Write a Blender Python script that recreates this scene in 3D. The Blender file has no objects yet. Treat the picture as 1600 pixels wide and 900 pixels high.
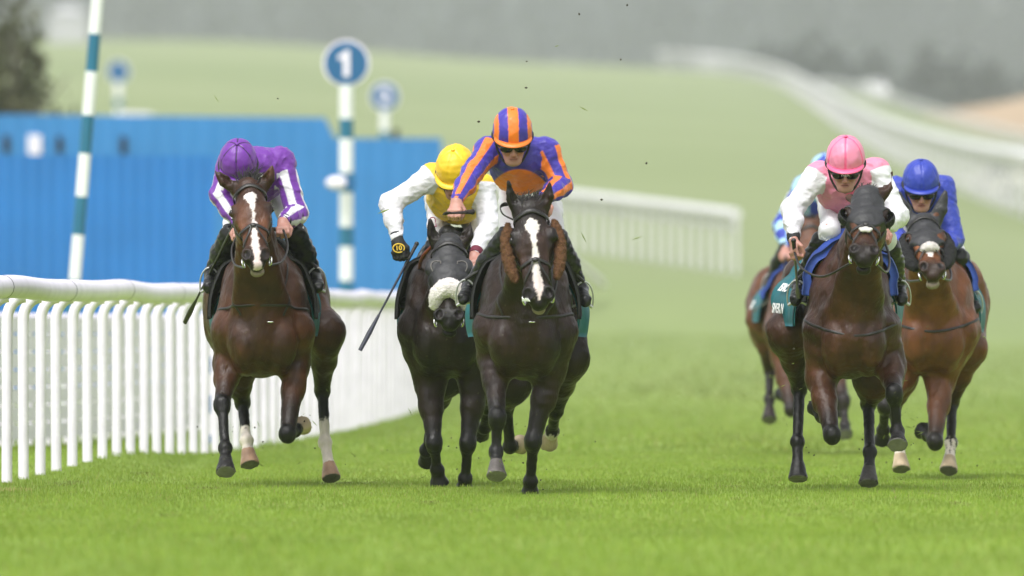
import bpy, bmesh, math, random
import numpy as np
from mathutils import Vector, Matrix

random.seed(7)
RNG = np.random.default_rng(7)
SC = bpy.context.scene
COL = SC.collection

# ------------------------------------------------------------------ camera, light, exposure
F_PX = 400.0 / 36.0 * 1600.0          # focal length in photo pixels
CAM_H = 1.0
cam_d = bpy.data.cameras.new("camera")
cam_d.lens = 400.0
cam_d.sensor_width = 36.0
cam_d.shift_y = 49.0 / 1600.0
cam_d.clip_start = 1.0
cam_d.clip_end = 9000.0
cam_d.dof.use_dof = True
cam_d.dof.focus_distance = 66.3
cam_d.dof.aperture_fstop = 3.2
cam = bpy.data.objects.new("camera", cam_d)
cam.location = (0, 0, CAM_H)
cam.rotation_euler = (math.radians(90), 0, 0)
COL.objects.link(cam)
SC.camera = cam

SUN_EL, SUN_AZ = math.radians(58), math.radians(205)   # azimuth clockwise from +Y
world = bpy.data.worlds.new("World")
SC.world = world
world.use_nodes = True
wn = world.node_tree
wn.nodes.clear()
w_out = wn.nodes.new("ShaderNodeOutputWorld")
w_bg = wn.nodes.new("ShaderNodeBackground")
w_sky = wn.nodes.new("ShaderNodeTexSky")
w_sky.sky_type = 'NISHITA'
w_sky.sun_disc = False
w_sky.sun_elevation = SUN_EL
w_sky.sun_rotation = SUN_AZ
w_sky.air_density = 1.0
w_sky.dust_density = 3.0
w_hs = wn.nodes.new("ShaderNodeHueSaturation")         # overcast: nearly colourless sky
w_hs.inputs['Saturation'].default_value = 0.16
wn.links.new(w_sky.outputs[0], w_hs.inputs['Color'])
wn.links.new(w_hs.outputs[0], w_bg.inputs['Color'])
w_bg.inputs['Strength'].default_value = 0.15
wn.links.new(w_bg.outputs[0], w_out.inputs['Surface'])

sun_d = bpy.data.lights.new("sun", 'SUN')
sun_d.energy = 1.3
sun_d.angle = math.radians(35)
sun_d.color = (1.0, 0.985, 0.965)
sun = bpy.data.objects.new("sun", sun_d)
sdir = Vector((math.sin(SUN_AZ) * math.cos(SUN_EL), math.cos(SUN_AZ) * math.cos(SUN_EL), math.sin(SUN_EL)))
sun.rotation_euler = sdir.to_track_quat('Z', 'Y').to_euler()
sun.location = (0, 60, 60)
COL.objects.link(sun)

SC.view_settings.view_transform = 'Standard'
SC.view_settings.look = 'None'
SC.view_settings.gamma = 1.0
SC.view_settings.use_curve_mapping = False
SC.view_settings.exposure = 0.80
SC.render.engine = 'CYCLES'
SC.cycles.use_denoising = True
SC.cycles.max_bounces = 6
SC.cycles.diffuse_bounces = 3
SC.cycles.glossy_bounces = 2
SC.cycles.transmission_bounces = 3
SC.cycles.volume_bounces = 1
SC.cycles.use_adaptive_sampling = False


def at(px, py, d):
    """World point seen at photo pixel (px, py) at distance d down the course."""
    return np.array([(px - 800.0) / F_PX * d, d, CAM_H - (py - 499.0) / F_PX * d])


# ------------------------------------------------------------------ materials
def lin(r, g, b):
    f = lambda c: (c / 255 / 12.92) if c / 255 <= 0.04045 else ((c / 255 + 0.055) / 1.055) ** 2.4
    return (f(r), f(g), f(b))


MATS = {}


def mat(name, color=None, rough=0.6, rvar=0.0, metal=0.0, spec=0.5, noise=0.12, nscale=20.0, bump=0.0, bscale=60.0,
        vcol=False, sheen=0.0, stretch=None, coat=0.0, trans=0.0, objcoord=True):
    if name in MATS:
        return MATS[name]
    m = bpy.data.materials.new(name)
    m.use_nodes = True
    nt = m.node_tree
    b = nt.nodes['Principled BSDF']
    L = nt.links.new
    b.inputs['Roughness'].default_value = rough
    b.inputs['Metallic'].default_value = metal
    b.inputs['Specular IOR Level'].default_value = spec
    b.inputs['Coat Weight'].default_value = coat
    b.inputs['Sheen Weight'].default_value = sheen
    tc = nt.nodes.new('ShaderNodeTexCoord')
    src = tc.outputs['Object']
    if stretch:
        mp = nt.nodes.new('ShaderNodeMapping')
        mp.inputs['Scale'].default_value = stretch
        L(src, mp.inputs['Vector'])
        src = mp.outputs[0]
    if vcol:
        at_ = nt.nodes.new('ShaderNodeAttribute')
        at_.attribute_name = 'Col'
        csrc = at_.outputs['Color']
    else:
        rgb = nt.nodes.new('ShaderNodeRGB')
        rgb.outputs[0].default_value = (*color, 1)
        csrc = rgb.outputs[0]
    if noise > 0:
        nz = nt.nodes.new('ShaderNodeTexNoise')
        nz.inputs['Scale'].default_value = nscale
        nz.inputs['Detail'].default_value = 5
        L(src, nz.inputs['Vector'])
        mr = nt.nodes.new('ShaderNodeMapRange')
        mr.inputs['From Min'].default_value = 0.25
        mr.inputs['From Max'].default_value = 0.75
        mr.inputs['To Min'].default_value = 1 - noise
        mr.inputs['To Max'].default_value = 1 + noise
        L(nz.outputs[0], mr.inputs['Value'])
        mx = nt.nodes.new('ShaderNodeVectorMath')
        mx.operation = 'SCALE'
        L(csrc, mx.inputs[0])
        L(mr.outputs[0], mx.inputs['Scale'])
        csrc = mx.outputs[0]
    L(csrc, b.inputs['Base Color'])
    if rvar > 0:
        rn = nt.nodes.new('ShaderNodeTexNoise'); rn.inputs['Scale'].default_value = 11; rn.inputs['Detail'].default_value = 6
        L(tc.outputs['Object'], rn.inputs['Vector'])
        rm = nt.nodes.new('ShaderNodeMapRange')
        rm.inputs['From Min'].default_value = 0.3; rm.inputs['From Max'].default_value = 0.7
        rm.inputs['To Min'].default_value = rough - rvar; rm.inputs['To Max'].default_value = rough + rvar
        L(rn.outputs[0], rm.inputs['Value']); L(rm.outputs[0], b.inputs['Roughness'])
    if bump > 0:
        nb = nt.nodes.new('ShaderNodeTexNoise')
        nb.inputs['Scale'].default_value = bscale
        nb.inputs['Detail'].default_value = 4
        L(src, nb.inputs['Vector'])
        bp = nt.nodes.new('ShaderNodeBump')
        bp.inputs['Strength'].default_value = bump
        bp.inputs['Distance'].default_value = 0.01
        L(nb.outputs[0], bp.inputs['Height'])
        L(bp.outputs[0], b.inputs['Normal'])
    if trans > 0:
        tr = nt.nodes.new('ShaderNodeBsdfTranslucent')
        L(csrc, tr.inputs['Color'])
        mxs = nt.nodes.new('ShaderNodeMixShader')
        mxs.inputs[0].default_value = trans
        L(b.outputs[0], mxs.inputs[1])
        L(tr.outputs[0], mxs.inputs[2])
        out = nt.nodes['Material Output']
        L(mxs.outputs[0], out.inputs['Surface'])
    MATS[name] = m
    return m


M_COAT = mat('horse_coat', vcol=True, rough=0.43, rvar=0.15, spec=0.30, noise=0.24, nscale=22, bump=0.4, bscale=85, sheen=0.0, stretch=(1, 1, 0.35))
M_HAIR = mat('mane_hair', (0.012, 0.010, 0.010), rough=0.5, spec=0.4, noise=0.3, nscale=30)
M_EYE = mat('eye_gloss', (0.006, 0.004, 0.004), rough=0.08, noise=0)
M_SILK = mat('racing_silk', vcol=True, rough=0.46, spec=0.4, noise=0.07, nscale=9, bump=0.7, bscale=22, sheen=0.1, stretch=(1, 1, 1.7))
M_CAP = mat('cap_silk', vcol=True, rough=0.4, spec=0.45, noise=0.06, nscale=12, bump=0.35, bscale=30)
M_SKIN = mat('skin', vcol=True, rough=0.45, noise=0.12, nscale=26, bump=0.15, bscale=120)
M_BREECH = mat('white_breeches', (0.74, 0.73, 0.76), rough=0.6, noise=0.05, bump=0.4, bscale=22)
M_BOOT = mat('boot_leather', (0.008, 0.008, 0.009), rough=0.34, rvar=0.04, spec=0.4, noise=0.1, bump=0.25, bscale=30)
M_BLACKCLOTH = mat('black_cloth', (0.013, 0.013, 0.014), rough=0.75, noise=0.2, bump=0.3, bscale=60)
M_LEATHER = mat('black_leather', (0.014, 0.012, 0.011), rough=0.4, noise=0.25, bump=0.2, bscale=120)
M_BROWNLEATHER = mat('brown_leather', (0.16, 0.035, 0.015), rough=0.45, noise=0.25)
M_METAL = mat('bright_metal', (0.72, 0.72, 0.70), rough=0.25, metal=0.9, noise=0.1)
M_WHITEMETAL = mat('white_stirrup', (0.5, 0.5, 0.5), rough=0.3, metal=0.5, noise=0.08)
M_TEAL = mat('teal_cloth', (0.004, 0.115, 0.14), rough=0.6, noise=0.18, nscale=8, bump=0.4, bscale=18)
M_BLUECLOTH = mat('blue_cloth', (0.03, 0.075, 0.36), rough=0.7, noise=0.15, bump=0.3, bscale=24)
M_HOOD = mat('hood_cloth', (0.028, 0.028, 0.031), rough=0.5, spec=0.35, noise=0.25, nscale=18, bump=0.5, bscale=30)
M_WOOL = mat('white_sheepskin', (0.77, 0.72, 0.70), rough=0.9, noise=0.12, nscale=60, bump=0.9, bscale=130)
M_BROWNWOOL = mat('brown_sheepskin', (0.105, 0.045, 0.016), rough=0.95, noise=0.3, nscale=70, bump=1.0, bscale=130)
M_LENS = mat('goggle_lens', (0.006, 0.006, 0.007), rough=0.06, noise=0)
M_WHITEPAINT = mat('white_plastic', (0.80, 0.748, 0.855), rough=0.42, noise=0.10, nscale=5, bump=0.1, bscale=20)
M_DARKSEAM = mat('dark_seam', (0.05, 0.05, 0.05), rough=0.7, noise=0)
M_RAILGREY = mat('grey_white', (0.66, 0.65, 0.66), rough=0.5, noise=0.1, nscale=2)  # greyer white than the near rail, for the distant rails
M_WHITETEXT = mat('white_print', (0.8, 0.8, 0.8), rough=0.6, noise=0.03)


# ------------------------------------------------------------------ object helpers
def new_mesh(name, V, faces, material, parent=None, origin=None, smooth=True, col=None):
    """faces: int array (n,3) or (n,4), or a list of tuples."""
    V = np.asarray(V, dtype=np.float64)
    if origin is None:
        origin = (parent['_o'] if parent is not None and '_o' in parent else (0, 0, 0))
    O = np.array(origin, dtype=np.float64)
    me = bpy.data.meshes.new(name)
    Vl = (V - O).astype(np.float32)
    if isinstance(faces, np.ndarray) and len(faces):
        n, k = faces.shape
        me.vertices.add(len(Vl))
        me.vertices.foreach_set('co', Vl.ravel())
        me.loops.add(n * k)
        me.loops.foreach_set('vertex_index', faces.astype(np.int32).ravel())
        me.polygons.add(n)
        me.polygons.foreach_set('loop_start', np.arange(0, n * k, k, dtype=np.int32))
        me.polygons.foreach_set('loop_total', np.full(n, k, dtype=np.int32))
        me.update(calc_edges=True)
        me.validate()
    else:
        me.from_pydata([tuple(v) for v in Vl], [], [tuple(f) for f in faces])
        me.update()
    if smooth and len(me.polygons):
        me.polygons.foreach_set('use_smooth', np.ones(len(me.polygons), dtype=bool))
    if col is not None:
        ca = me.color_attributes.new('Col', 'FLOAT_COLOR', 'POINT')
        c4 = np.ones((len(V), 4), dtype=np.float32)
        c4[:, :3] = col
        ca.data.foreach_set('color', c4.ravel())
    if isinstance(material, (list, tuple)):
        for m in material:
            me.materials.append(m)
    else:
        me.materials.append(material)
    o = bpy.data.objects.new(name, me)
    COL.objects.link(o)
    if parent is not None:
        o.parent = parent
        o.location = tuple(O - np.array(parent['_o'] if '_o' in parent else (0, 0, 0)))
    else:
        o.location = tuple(O)
    o['_o'] = [float(x) for x in O]
    return o


def empty(name, loc):
    o = bpy.data.objects.new(name, None)
    o.empty_display_size = 0.2
    COL.objects.link(o)
    o.location = tuple(float(x) for x in loc)
    o['_o'] = [float(x) for x in loc]
    return o


def tag(o, label=None, cat=None, group=None, kind=None):
    if label: o['label'] = label
    if cat: o['category'] = cat
    if group: o['group'] = group
    if kind: o['kind'] = kind
    return o


def nrm(v):
    v = np.asarray(v, dtype=float)
    return v / max(1e-9, np.linalg.norm(v))


class MB:
    """Collects quads/tris of several shapes into ONE mesh."""
    def __init__(self):
        self.V, self.F, self.n = [], [], 0

    def add(self, V, F):
        V = np.asarray(V, float)
        self.V.append(V)
        self.F += [tuple(int(i) + self.n for i in f) for f in F]
        self.n += len(V)
        return self

    def box(self, lo, hi, R=None, c=None):
        x0, y0, z0 = lo; x1, y1, z1 = hi
        V = np.array([[x0, y0, z0], [x1, y0, z0], [x1, y1, z0], [x0, y1, z0], [x0, y0, z1], [x1, y0, z1], [x1, y1, z1], [x0, y1, z1]], float)
        if R is not None: V = V @ np.array(R).T
        if c is not None: V = V + np.array(c)
        return self.add(V, [(0, 3, 2, 1), (4, 5, 6, 7), (0, 1, 5, 4), (1, 2, 6, 5), (2, 3, 7, 6), (3, 0, 4, 7)])

    def tube(self, P, r, seg=10, cap=True, flat=None, ref=(0, 0, 1)):
        """Tube through points P with radius r (scalar or per point). flat: (points normals, thickness ratio)."""
        P = np.asarray(P, float); n = len(P)
        r = np.broadcast_to(np.asarray(r, float), (n,))
        T = np.gradient(P, axis=0)
        T /= np.maximum(1e-9, np.linalg.norm(T, axis=1))[:, None]
        ref = np.asarray(ref, float)
        rows = []
        N = None
        for i in range(n):
            if flat is not None:
                N = flat[0][i] - T[i] * np.dot(flat[0][i], T[i])
            elif N is None:
                N = ref - T[i] * np.dot(ref, T[i])
                if np.linalg.norm(N) < 1e-3:
                    N = np.array([1.0, 0.3, 0]) - T[i] * np.dot([1.0, 0.3, 0], T[i])
            else:
                N = N - T[i] * np.dot(N, T[i])
            N = nrm(N)
            B = np.cross(T[i], N)
            a = np.arange(seg) * 2 * math.pi / seg
            rn = r[i] * (flat[1] if flat is not None else 1)
            rows.append(P[i] + np.outer(np.cos(a), N) * rn + np.outer(np.sin(a), B) * r[i])
        V = np.concatenate(rows)
        Fc = []
        for i in range(n - 1):
            for j in range(seg):
                k = (j + 1) % seg
                Fc.append((i * seg + j, i * seg + k, (i + 1) * seg + k, (i + 1) * seg + j))
        if cap:
            V = np.concatenate([V, rows[0], rows[-1]])               # caps keep their own vertices: crisp ends
            Fc.append(tuple(n * seg + j for j in range(seg))[::-1])
            Fc.append(tuple((n + 1) * seg + j for j in range(seg)))
        return self.add(V, Fc)

    def build(self, name, material, parent=None, origin=None, smooth=True, col=None):
        V = np.concatenate(self.V) if self.V else np.zeros((0, 3))
        return new_mesh(name, V, self.F, material, parent, origin, smooth, col)


def spline(P, n):
    """Catmull-Rom resample of control points to n points."""
    P = np.asarray(P, float)
    if len(P) == 2:
        t = np.linspace(0, 1, n)[:, None]
        return P[0] * (1 - t) + P[1] * t
    Q = np.vstack([2 * P[0] - P[1], P, 2 * P[-1] - P[-2]])
    out = []
    for t in np.linspace(0, len(P) - 1 - 1e-6, n):
        i = int(t); f = t - i
        a, b, c, d = Q[i], Q[i + 1], Q[i + 2], Q[i + 3]
        out.append(0.5 * (2 * b + (c - a) * f + (2 * a - 5 * b + 4 * c - d) * f * f + (3 * b - a - 3 * c + d) * f ** 3))
    return np.array(out)


def text_mesh(name, s, size, material, parent, origin, xdir, ydir, depth=0.002, align='CENTER', xs=1.0, bold=0.0):
    cu = bpy.data.curves.new(name, 'FONT')
    cu.body = s
    cu.size = size
    cu.align_x = align
    cu.align_y = 'CENTER'
    cu.extrude = depth
    cu.offset = bold
    o = bpy.data.objects.new(name, cu)
    COL.objects.link(o)
    bpy.context.view_layer.update()
    me = bpy.data.meshes.new_from_object(o.evaluated_get(bpy.context.evaluated_depsgraph_get()))
    bpy.data.objects.remove(o)
    bpy.data.curves.remove(cu)
    n = len(me.vertices)
    v = np.zeros(n * 3, np.float32)
    me.vertices.foreach_get('co', v)
    v = v.reshape(-1, 3)
    X = nrm(xdir); Z = nrm(np.cross(X, nrm(ydir))); Y = np.cross(Z, X)
    W = np.array(origin) + np.outer(v[:, 0] * xs, X) + np.outer(v[:, 1], Y) + np.outer(v[:, 2], Z)
    po = np.array(parent['_o'])
    me.vertices.foreach_set('co', (W - po).astype(np.float32).ravel())
    me.materials.clear()
    me.materials.append(material)
    me.update()
    me.name = name
    t = bpy.data.objects.new(name, me)
    COL.objects.link(t)
    t.parent = parent
    t['_o'] = [float(x) for x in po]
    return t


# ------------------------------------------------------------------ implicit-surface modelling
class Prim:
    __slots__ = ('kind', 'a', 'b', 'ra', 'rb', 'R', 'k', 'op', 'tag', 'lo', 'hi')

    def __init__(s, kind, a, b, ra, rb, R, k, op, tg):
        s.kind, s.a, s.b, s.ra, s.rb, s.R, s.k, s.op, s.tag = kind, a, b, ra, rb, R, k, op, tg
        if kind == 'rc' or kind == 'hoof':
            m = max(ra, rb)
            s.lo = np.minimum(a, b) - m; s.hi = np.maximum(a, b) + m
        elif kind == 'ell':
            e = np.sqrt(((R * ra[None, :]) ** 2).sum(1))
            s.lo = a - e; s.hi = a + e
        else:
            m = max(max(ra), max(rb))
            s.lo = np.minimum(a, b) - m; s.hi = np.maximum(a, b) + m

    def dist(s, P):
        if s.kind in ('rc', 'hoof'):
            ba = s.b - s.a
            h = np.clip(((P - s.a) @ ba) / max(1e-9, ba @ ba), 0, 1)
            q = P - s.a - h[:, None] * ba
            d = np.sqrt((q * q).sum(1)) - (s.ra + (s.rb - s.ra) * h)
            if s.kind == 'hoof':
                ax = ba / np.linalg.norm(ba)
                d = np.maximum(d, (P - s.b) @ ax)
            return d
        if s.kind == 'ell':
            q = (P - s.a) @ s.R
            k0 = np.sqrt(((q / s.ra) ** 2).sum(1))
            k1 = np.sqrt(((q / (s.ra ** 2)) ** 2).sum(1))
            return np.where(k0 < 1e-6, -s.ra.min(), k0 * (k0 - 1) / np.maximum(k1, 1e-9))
        # elliptic tapered capsule; R rows: side axis, other axis, long axis
        L = np.linalg.norm(s.b - s.a)
        q = (P - s.a)
        l = q @ s.R[2]
        h = np.clip(l / L, 0, 1)
        e = l - h * L
        r1 = s.ra[0] + (s.rb[0] - s.ra[0]) * h
        r2 = s.ra[1] + (s.rb[1] - s.ra[1]) * h
        r3 = np.minimum(r1, r2)
        x, y = q @ s.R[0], q @ s.R[1]
        k0 = np.sqrt((x / r1) ** 2 + (y / r2) ** 2 + (e / r3) ** 2)
        k1 = np.sqrt((x / r1 ** 2) ** 2 + (y / r2 ** 2) ** 2 + (e / r3 ** 2) ** 2)
        return np.where(k0 < 1e-6, -r3, k0 * (k0 - 1) / np.maximum(k1, 1e-9))

    def along(s, P):
        ba = s.b - s.a
        return np.clip(((P - s.a) @ ba) / max(1e-9, ba @ ba), 0, 1)


def smin(a, b, k):
    h = np.maximum(k - np.abs(a - b), 0) / k
    return np.minimum(a, b) - h * h * k * 0.25


class Shape:
    def __init__(self):
        self.P = []

    def rc(self, a, b, ra, rb, k=0.03, tg='', op='+'):
        self.P.append(Prim('rc', np.array(a, float), np.array(b, float), ra, rb, None, k, op, tg)); return self

    def hoof(self, a, b, ra, rb, k=0.01, tg='hoof'):
        self.P.append(Prim('hoof', np.array(a, float), np.array(b, float), ra, rb, None, k, '+', tg)); return self

    def ell(self, c, r, k=0.03, tg='', op='+', R=None):
        self.P.append(Prim('ell', np.array(c, float), None, np.array(r, float), None, np.eye(3) if R is None else np.array(R, float), k, op, tg)); return self

    def ec(self, a, b, ra, rb, side, k=0.03, tg='', op='+'):
        a, b = np.array(a, float), np.array(b, float)
        ax = nrm(b - a)
        s = np.array(side, float); s = nrm(s - ax * (s @ ax))
        self.P.append(Prim('ec', a, b, ra, rb, np.array([s, np.cross(ax, s), ax]), k, op, tg)); return self

    def eval(self, P, only=None):
        d = np.full(len(P), 10.0)
        for p in self.P:
            if only and not only(p.tag): continue
            e = p.dist(P)
            d = smin(d, e, p.k) if p.op == '+' else -smin(-d, e, p.k)
        return d

    def grad(self, P, only=None, e=0.004):
        g = np.zeros_like(P)
        for i in range(3):
            s = np.zeros(3); s[i] = e
            g[:, i] = self.eval(P + s, only) - self.eval(P - s, only)
        return g / np.maximum(1e-9, np.linalg.norm(g, axis=1))[:, None]

    def project(self, P, off=0.0, it=6, only=None):
        P = np.array(P, float)
        for _ in range(it):
            g = self.grad(P, only)
            P = P - g * (self.eval(P, only) - off)[:, None] * 0.9
        return P, self.grad(P, only)

    def nearest(self, P, only=None):
        best = np.full(len(P), 1e9); idx = np.zeros(len(P), int)
        for i, p in enumerate(self.P):
            if p.op != '+' or (only and not only(p.tag)): continue
            e = p.dist(P)
            m = e < best
            best[m] = e[m]; idx[m] = i
        return idx, best

    def mesh(self, h, off=0.0, noise=None, clip=None, only=None):
        ps = [p for p in self.P if (not only or only(p.tag))]
        lo = np.min([p.lo for p in ps if p.op == '+'], 0) - 4 * h - abs(off) - 0.01
        hi = np.max([p.hi for p in ps if p.op == '+'], 0) + 4 * h + abs(off) + 0.01
        n = np.ceil((hi - lo) / h).astype(int) + 1
        F = np.full(tuple(n), 1.0, np.float32)
        for p in ps:
            pad = p.k + abs(off) + 3 * h
            i0 = np.maximum(0, np.floor((p.lo - pad - lo) / h).astype(int))
            i1 = np.minimum(n, np.ceil((p.hi + pad - lo) / h).astype(int) + 1)
            if (i1 <= i0).any(): continue
            g = np.stack(np.meshgrid(*[lo[a] + h * np.arange(i0[a], i1[a]) for a in range(3)], indexing='ij'), -1)
            sh = g.shape[:3]
            e = p.dist(g.reshape(-1, 3)).reshape(sh)
            sl = tuple(slice(i0[a], i1[a]) for a in range(3))
            f = F[sl]
            F[sl] = smin(f, e, p.k) if p.op == '+' else -smin(-f, e, p.k)
        if off: F -= off
        if noise is not None or clip is not None:
            m = np.abs(F) < (4 * h + 0.03) if clip is None else (F < 4 * h + 0.03)
            ii = np.argwhere(m)
            Pm = lo + ii * h
            v = F[m].astype(np.float64)
            if noise is not None: v = v + noise(Pm)
            if clip is not None: v = np.maximum(v, clip(Pm))
            F[m] = v
        return surface_nets(F, lo, h)


def surface_nets(F, lo, h):
    S = F < 0
    c = np.zeros(tuple(np.array(F.shape) - 1), np.int8)
    off = [(i, j, k) for i in (0, 1) for j in (0, 1) for k in (0, 1)]
    nx, ny, nz = c.shape
    for (i, j, k) in off:
        c += S[i:i + nx, j:j + ny, k:k + nz]
    act = (c > 0) & (c < 8)
    ids = np.argwhere(act)
    idx = np.full(c.shape, -1, np.int32)
    idx[act] = np.arange(len(ids))
    val = {o: F[ids[:, 0] + o[0], ids[:, 1] + o[1], ids[:, 2] + o[2]].astype(np.float64) for o in off}
    acc = np.zeros((len(ids), 3)); cnt = np.zeros(len(ids))
    for a in off:
        for ax in range(3):
            if a[ax] == 0:
                b = list(a); b[ax] = 1; b = tuple(b)
                fa, fb = val[a], val[b]
                m = (fa < 0) != (fb < 0)
                t = np.where(m, fa / np.where(m, fa - fb, 1), 0)
                p = np.tile(np.array(a, float), (len(ids), 1))
                p[:, ax] += t
                acc[m] += p[m]; cnt[m] += 1
    V = lo + h * (ids + acc / cnt[:, None])
    Q = []
    for ax in range(3):
        sl0 = [slice(None)] * 3; sl1 = [slice(None)] * 3
        sl0[ax] = slice(0, -1); sl1[ax] = slice(1, None)
        d = S[tuple(sl0)] != S[tuple(sl1)]
        e = np.argwhere(d)
        o1, o2 = [a for a in range(3) if a != ax]
        ok = (e[:, o1] > 0) & (e[:, o2] > 0) & (e[:, o1] < c.shape[o1]) & (e[:, o2] < c.shape[o2])
        e = e[ok]
        def cell(d1, d2):
            q = e.copy(); q[:, o1] -= d1; q[:, o2] -= d2
            return idx[q[:, 0], q[:, 1], q[:, 2]]
        q = np.stack([cell(1, 1), cell(0, 1), cell(0, 0), cell(1, 0)], 1)
        ins = S[e[:, 0], e[:, 1], e[:, 2]]
        flip = ins if ax != 1 else ~ins
        q[~flip] = q[~flip][:, ::-1]
        Q.append(q)
    Q = np.concatenate(Q)
    Q = Q[(Q >= 0).all(1)]
    # one light smoothing pass
    ea = np.concatenate([Q[:, i] for i in range(4)]); eb = np.concatenate([Q[:, (i + 1) % 4] for i in range(4)])
    A = np.concatenate([ea, eb]); B = np.concatenate([eb, ea])
    n = np.maximum(np.bincount(A, minlength=len(V)), 1)
    for _ in range(2):
        s = np.stack([np.bincount(A, V[B, i], minlength=len(V)) for i in range(3)], 1)
        V = V * 0.5 + 0.5 * s / n[:, None]
    return V, Q


class Waves:
    """Cheap smooth noise: a sum of random plane waves."""
    def __init__(self, lam, n=10, seed=0, aniso=(1, 1, 1)):
        r = np.random.default_rng(seed)
        k = r.normal(size=(n, 3)); k /= np.linalg.norm(k, axis=1)[:, None]
        self.k = k * np.array(aniso) * (2 * math.pi / (lam * r.uniform(0.6, 1.6, n)))[:, None]
        self.ph = r.uniform(0, 6.28, n)

    def __call__(self, P):
        return np.sin(P @ self.k.T + self.ph).sum(1) / math.sqrt(len(self.ph) / 2) * 0.7


def ribbon(shape, ctrl, width, name, material, parent, off=0.004, n=40, thick=0.3, only=None, obj=True):
    """A strap lying on the implicit surface along the control points."""
    P = spline(ctrl, n)
    P, N = shape.project(P, off, only=only)
    return MB().tube(P, width / 2, seg=8, flat=(N, thick)).build(name, material, parent)

# ------------------------------------------------------------------ terrain
_PX = [-4000, -400, 200, 450, 700, 1000, 1100, 1230, 1350, 1500, 1600, 2000, 5000]
_MM = [0.85, 0.98, 1.0, 0.985, 0.93, 0.90, 0.89, 0.865, 0.80, 0.70, 0.665, 0.58, 0.5]


def far_d(d):
    """The hill beyond the near slope is stretched back so that the mist can do its work."""
    d = np.asarray(d, float)
    return np.where(d < 330, d, 330 + (d - 330) * 2.9)


_bd = np.array([0, 100] + list(range(110, 221, 10)) + list(range(230, 331, 20)) + list(range(350, 621, 15)), float)
_bz = np.where(_bd < 100, 0, np.where(_bd < 220, 1.33e-4 * (_bd - 100) ** 2, 1.92 + 0.036 * (_bd - 220)))
_bz = np.where(_bd > 330, 1 + (_bz - 1) * far_d(_bd) / np.maximum(_bd, 1), _bz)
_bd = np.concatenate([far_d(_bd), [1230, 1330, 1600, 2000, 2500, 2900, 5200]])
_bz = np.concatenate([_bz, [_bz[-1] + 0.9, _bz[-1] - 1, _bz[-1] - 2, 44, 56, 60, 60]])


def base_h(d):
    return np.interp(d, _bd, _bz)


def ground_z(x, d):
    x = np.asarray(x, float); d = np.asarray(d, float)
    px = 800 + F_PX * x / np.maximum(d, 60)
    m = sum(np.interp(px + o, _PX, _MM) for o in (-120, -60, 0, 60, 120)) / 5
    verge = 0.10 * np.clip((-2.15 - x) / 0.5, 0, 1) * np.exp(-((d - 78) / 6.0) ** 2)      # low bank under the rail
    return base_h(d) * m + verge


def grid_mesh(xs, ys, zf):
    X, Y = np.meshgrid(xs, ys, indexing='xy')
    Z = zf(X, Y)
    V = np.stack([X, Y, Z], -1).reshape(-1, 3)
    ny, nx = X.shape
    i = np.arange(nx * ny).reshape(ny, nx)
    Q = np.stack([i[:-1, :-1], i[:-1, 1:], i[1:, 1:], i[1:, :-1]], -1).reshape(-1, 4)
    return V, Q


def m_ground():
    m = bpy.data.materials.new('turf_ground')
    m.use_nodes = True
    nt = m.node_tree; L = nt.links.new
    b = nt.nodes['Principled BSDF']
    b.inputs['Roughness'].default_value = 0.9
    b.inputs['Specular IOR Level'].default_value = 0.1
    tc = nt.nodes.new('ShaderNodeTexCoord')
    def nz(scale, sx, sy, det=4):
        mp = nt.nodes.new('ShaderNodeMapping'); mp.inputs['Scale'].default_value = (sx, sy, 1)
        L(tc.outputs['Object'], mp.inputs['Vector'])
        n = nt.nodes.new('ShaderNodeTexNoise'); n.inputs['Scale'].default_value = scale; n.inputs['Detail'].default_value = det
        L(mp.outputs[0], n.inputs['Vector'])
        return n.outputs[0]
    def ramp(src, c0, c1, p0=0.3, p1=0.7):
        r = nt.nodes.new('ShaderNodeValToRGB')
        r.color_ramp.elements[0].position = p0; r.color_ramp.elements[0].color = (*c0, 1)
        r.color_ramp.elements[1].position = p1; r.color_ramp.elements[1].color = (*c1, 1)
        L(src, r.inputs[0]); return r.outputs[0]
    def mix(f, a, c, mode='MIX'):
        x = nt.nodes.new('ShaderNodeMix'); x.data_type = 'RGBA'; x.blend_type = mode
        if isinstance(f, float): x.inputs[0].default_value = f
        else: L(f, x.inputs[0])
        L(a, x.inputs[6]); L(c, x.inputs[7]); return x.outputs[2]
    near = ramp(nz(1.0, 0.9, 0.09, 6), (0.190, 0.280, 0.035), (0.250, 0.34, 0.060))
    patch = ramp(nz(0.05, 1.2, 0.25, 5), (0.72, 0.8, 0.75), (1.12, 1.1, 1.2))
    near = mix(1.0, near, patch, 'MULTIPLY')
    far = ramp(nz(0.02, 1, 0.5, 6), (0.195, 0.240, 0.110), (0.240, 0.280, 0.140))  # paler grass with distance: part of the haze is put into this colour
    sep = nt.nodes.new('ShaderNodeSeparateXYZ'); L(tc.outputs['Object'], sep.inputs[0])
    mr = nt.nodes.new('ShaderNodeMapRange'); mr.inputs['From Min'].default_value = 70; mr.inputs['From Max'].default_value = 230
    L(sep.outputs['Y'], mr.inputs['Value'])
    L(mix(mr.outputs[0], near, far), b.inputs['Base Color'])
    return m


xs = np.unique(np.concatenate([np.arange(-75, 75.1, 1.5), np.arange(-300, 301, 10), np.arange(-1500, 1501, 100)]))
ys = np.unique(np.concatenate([np.arange(-40, 100, 10), np.arange(100, 400, 6), np.arange(400, 1400, 12), np.arange(1400, 5001, 100)]))
xs = np.unique(np.concatenate([xs, np.arange(-6, 0, 0.25)]))
ys = np.unique(np.concatenate([ys, np.arange(60, 100, 2)]))
V, Q = grid_mesh(xs, ys, ground_z)
tag(new_mesh('ground', V, Q, m_ground()), kind='structure')

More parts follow.
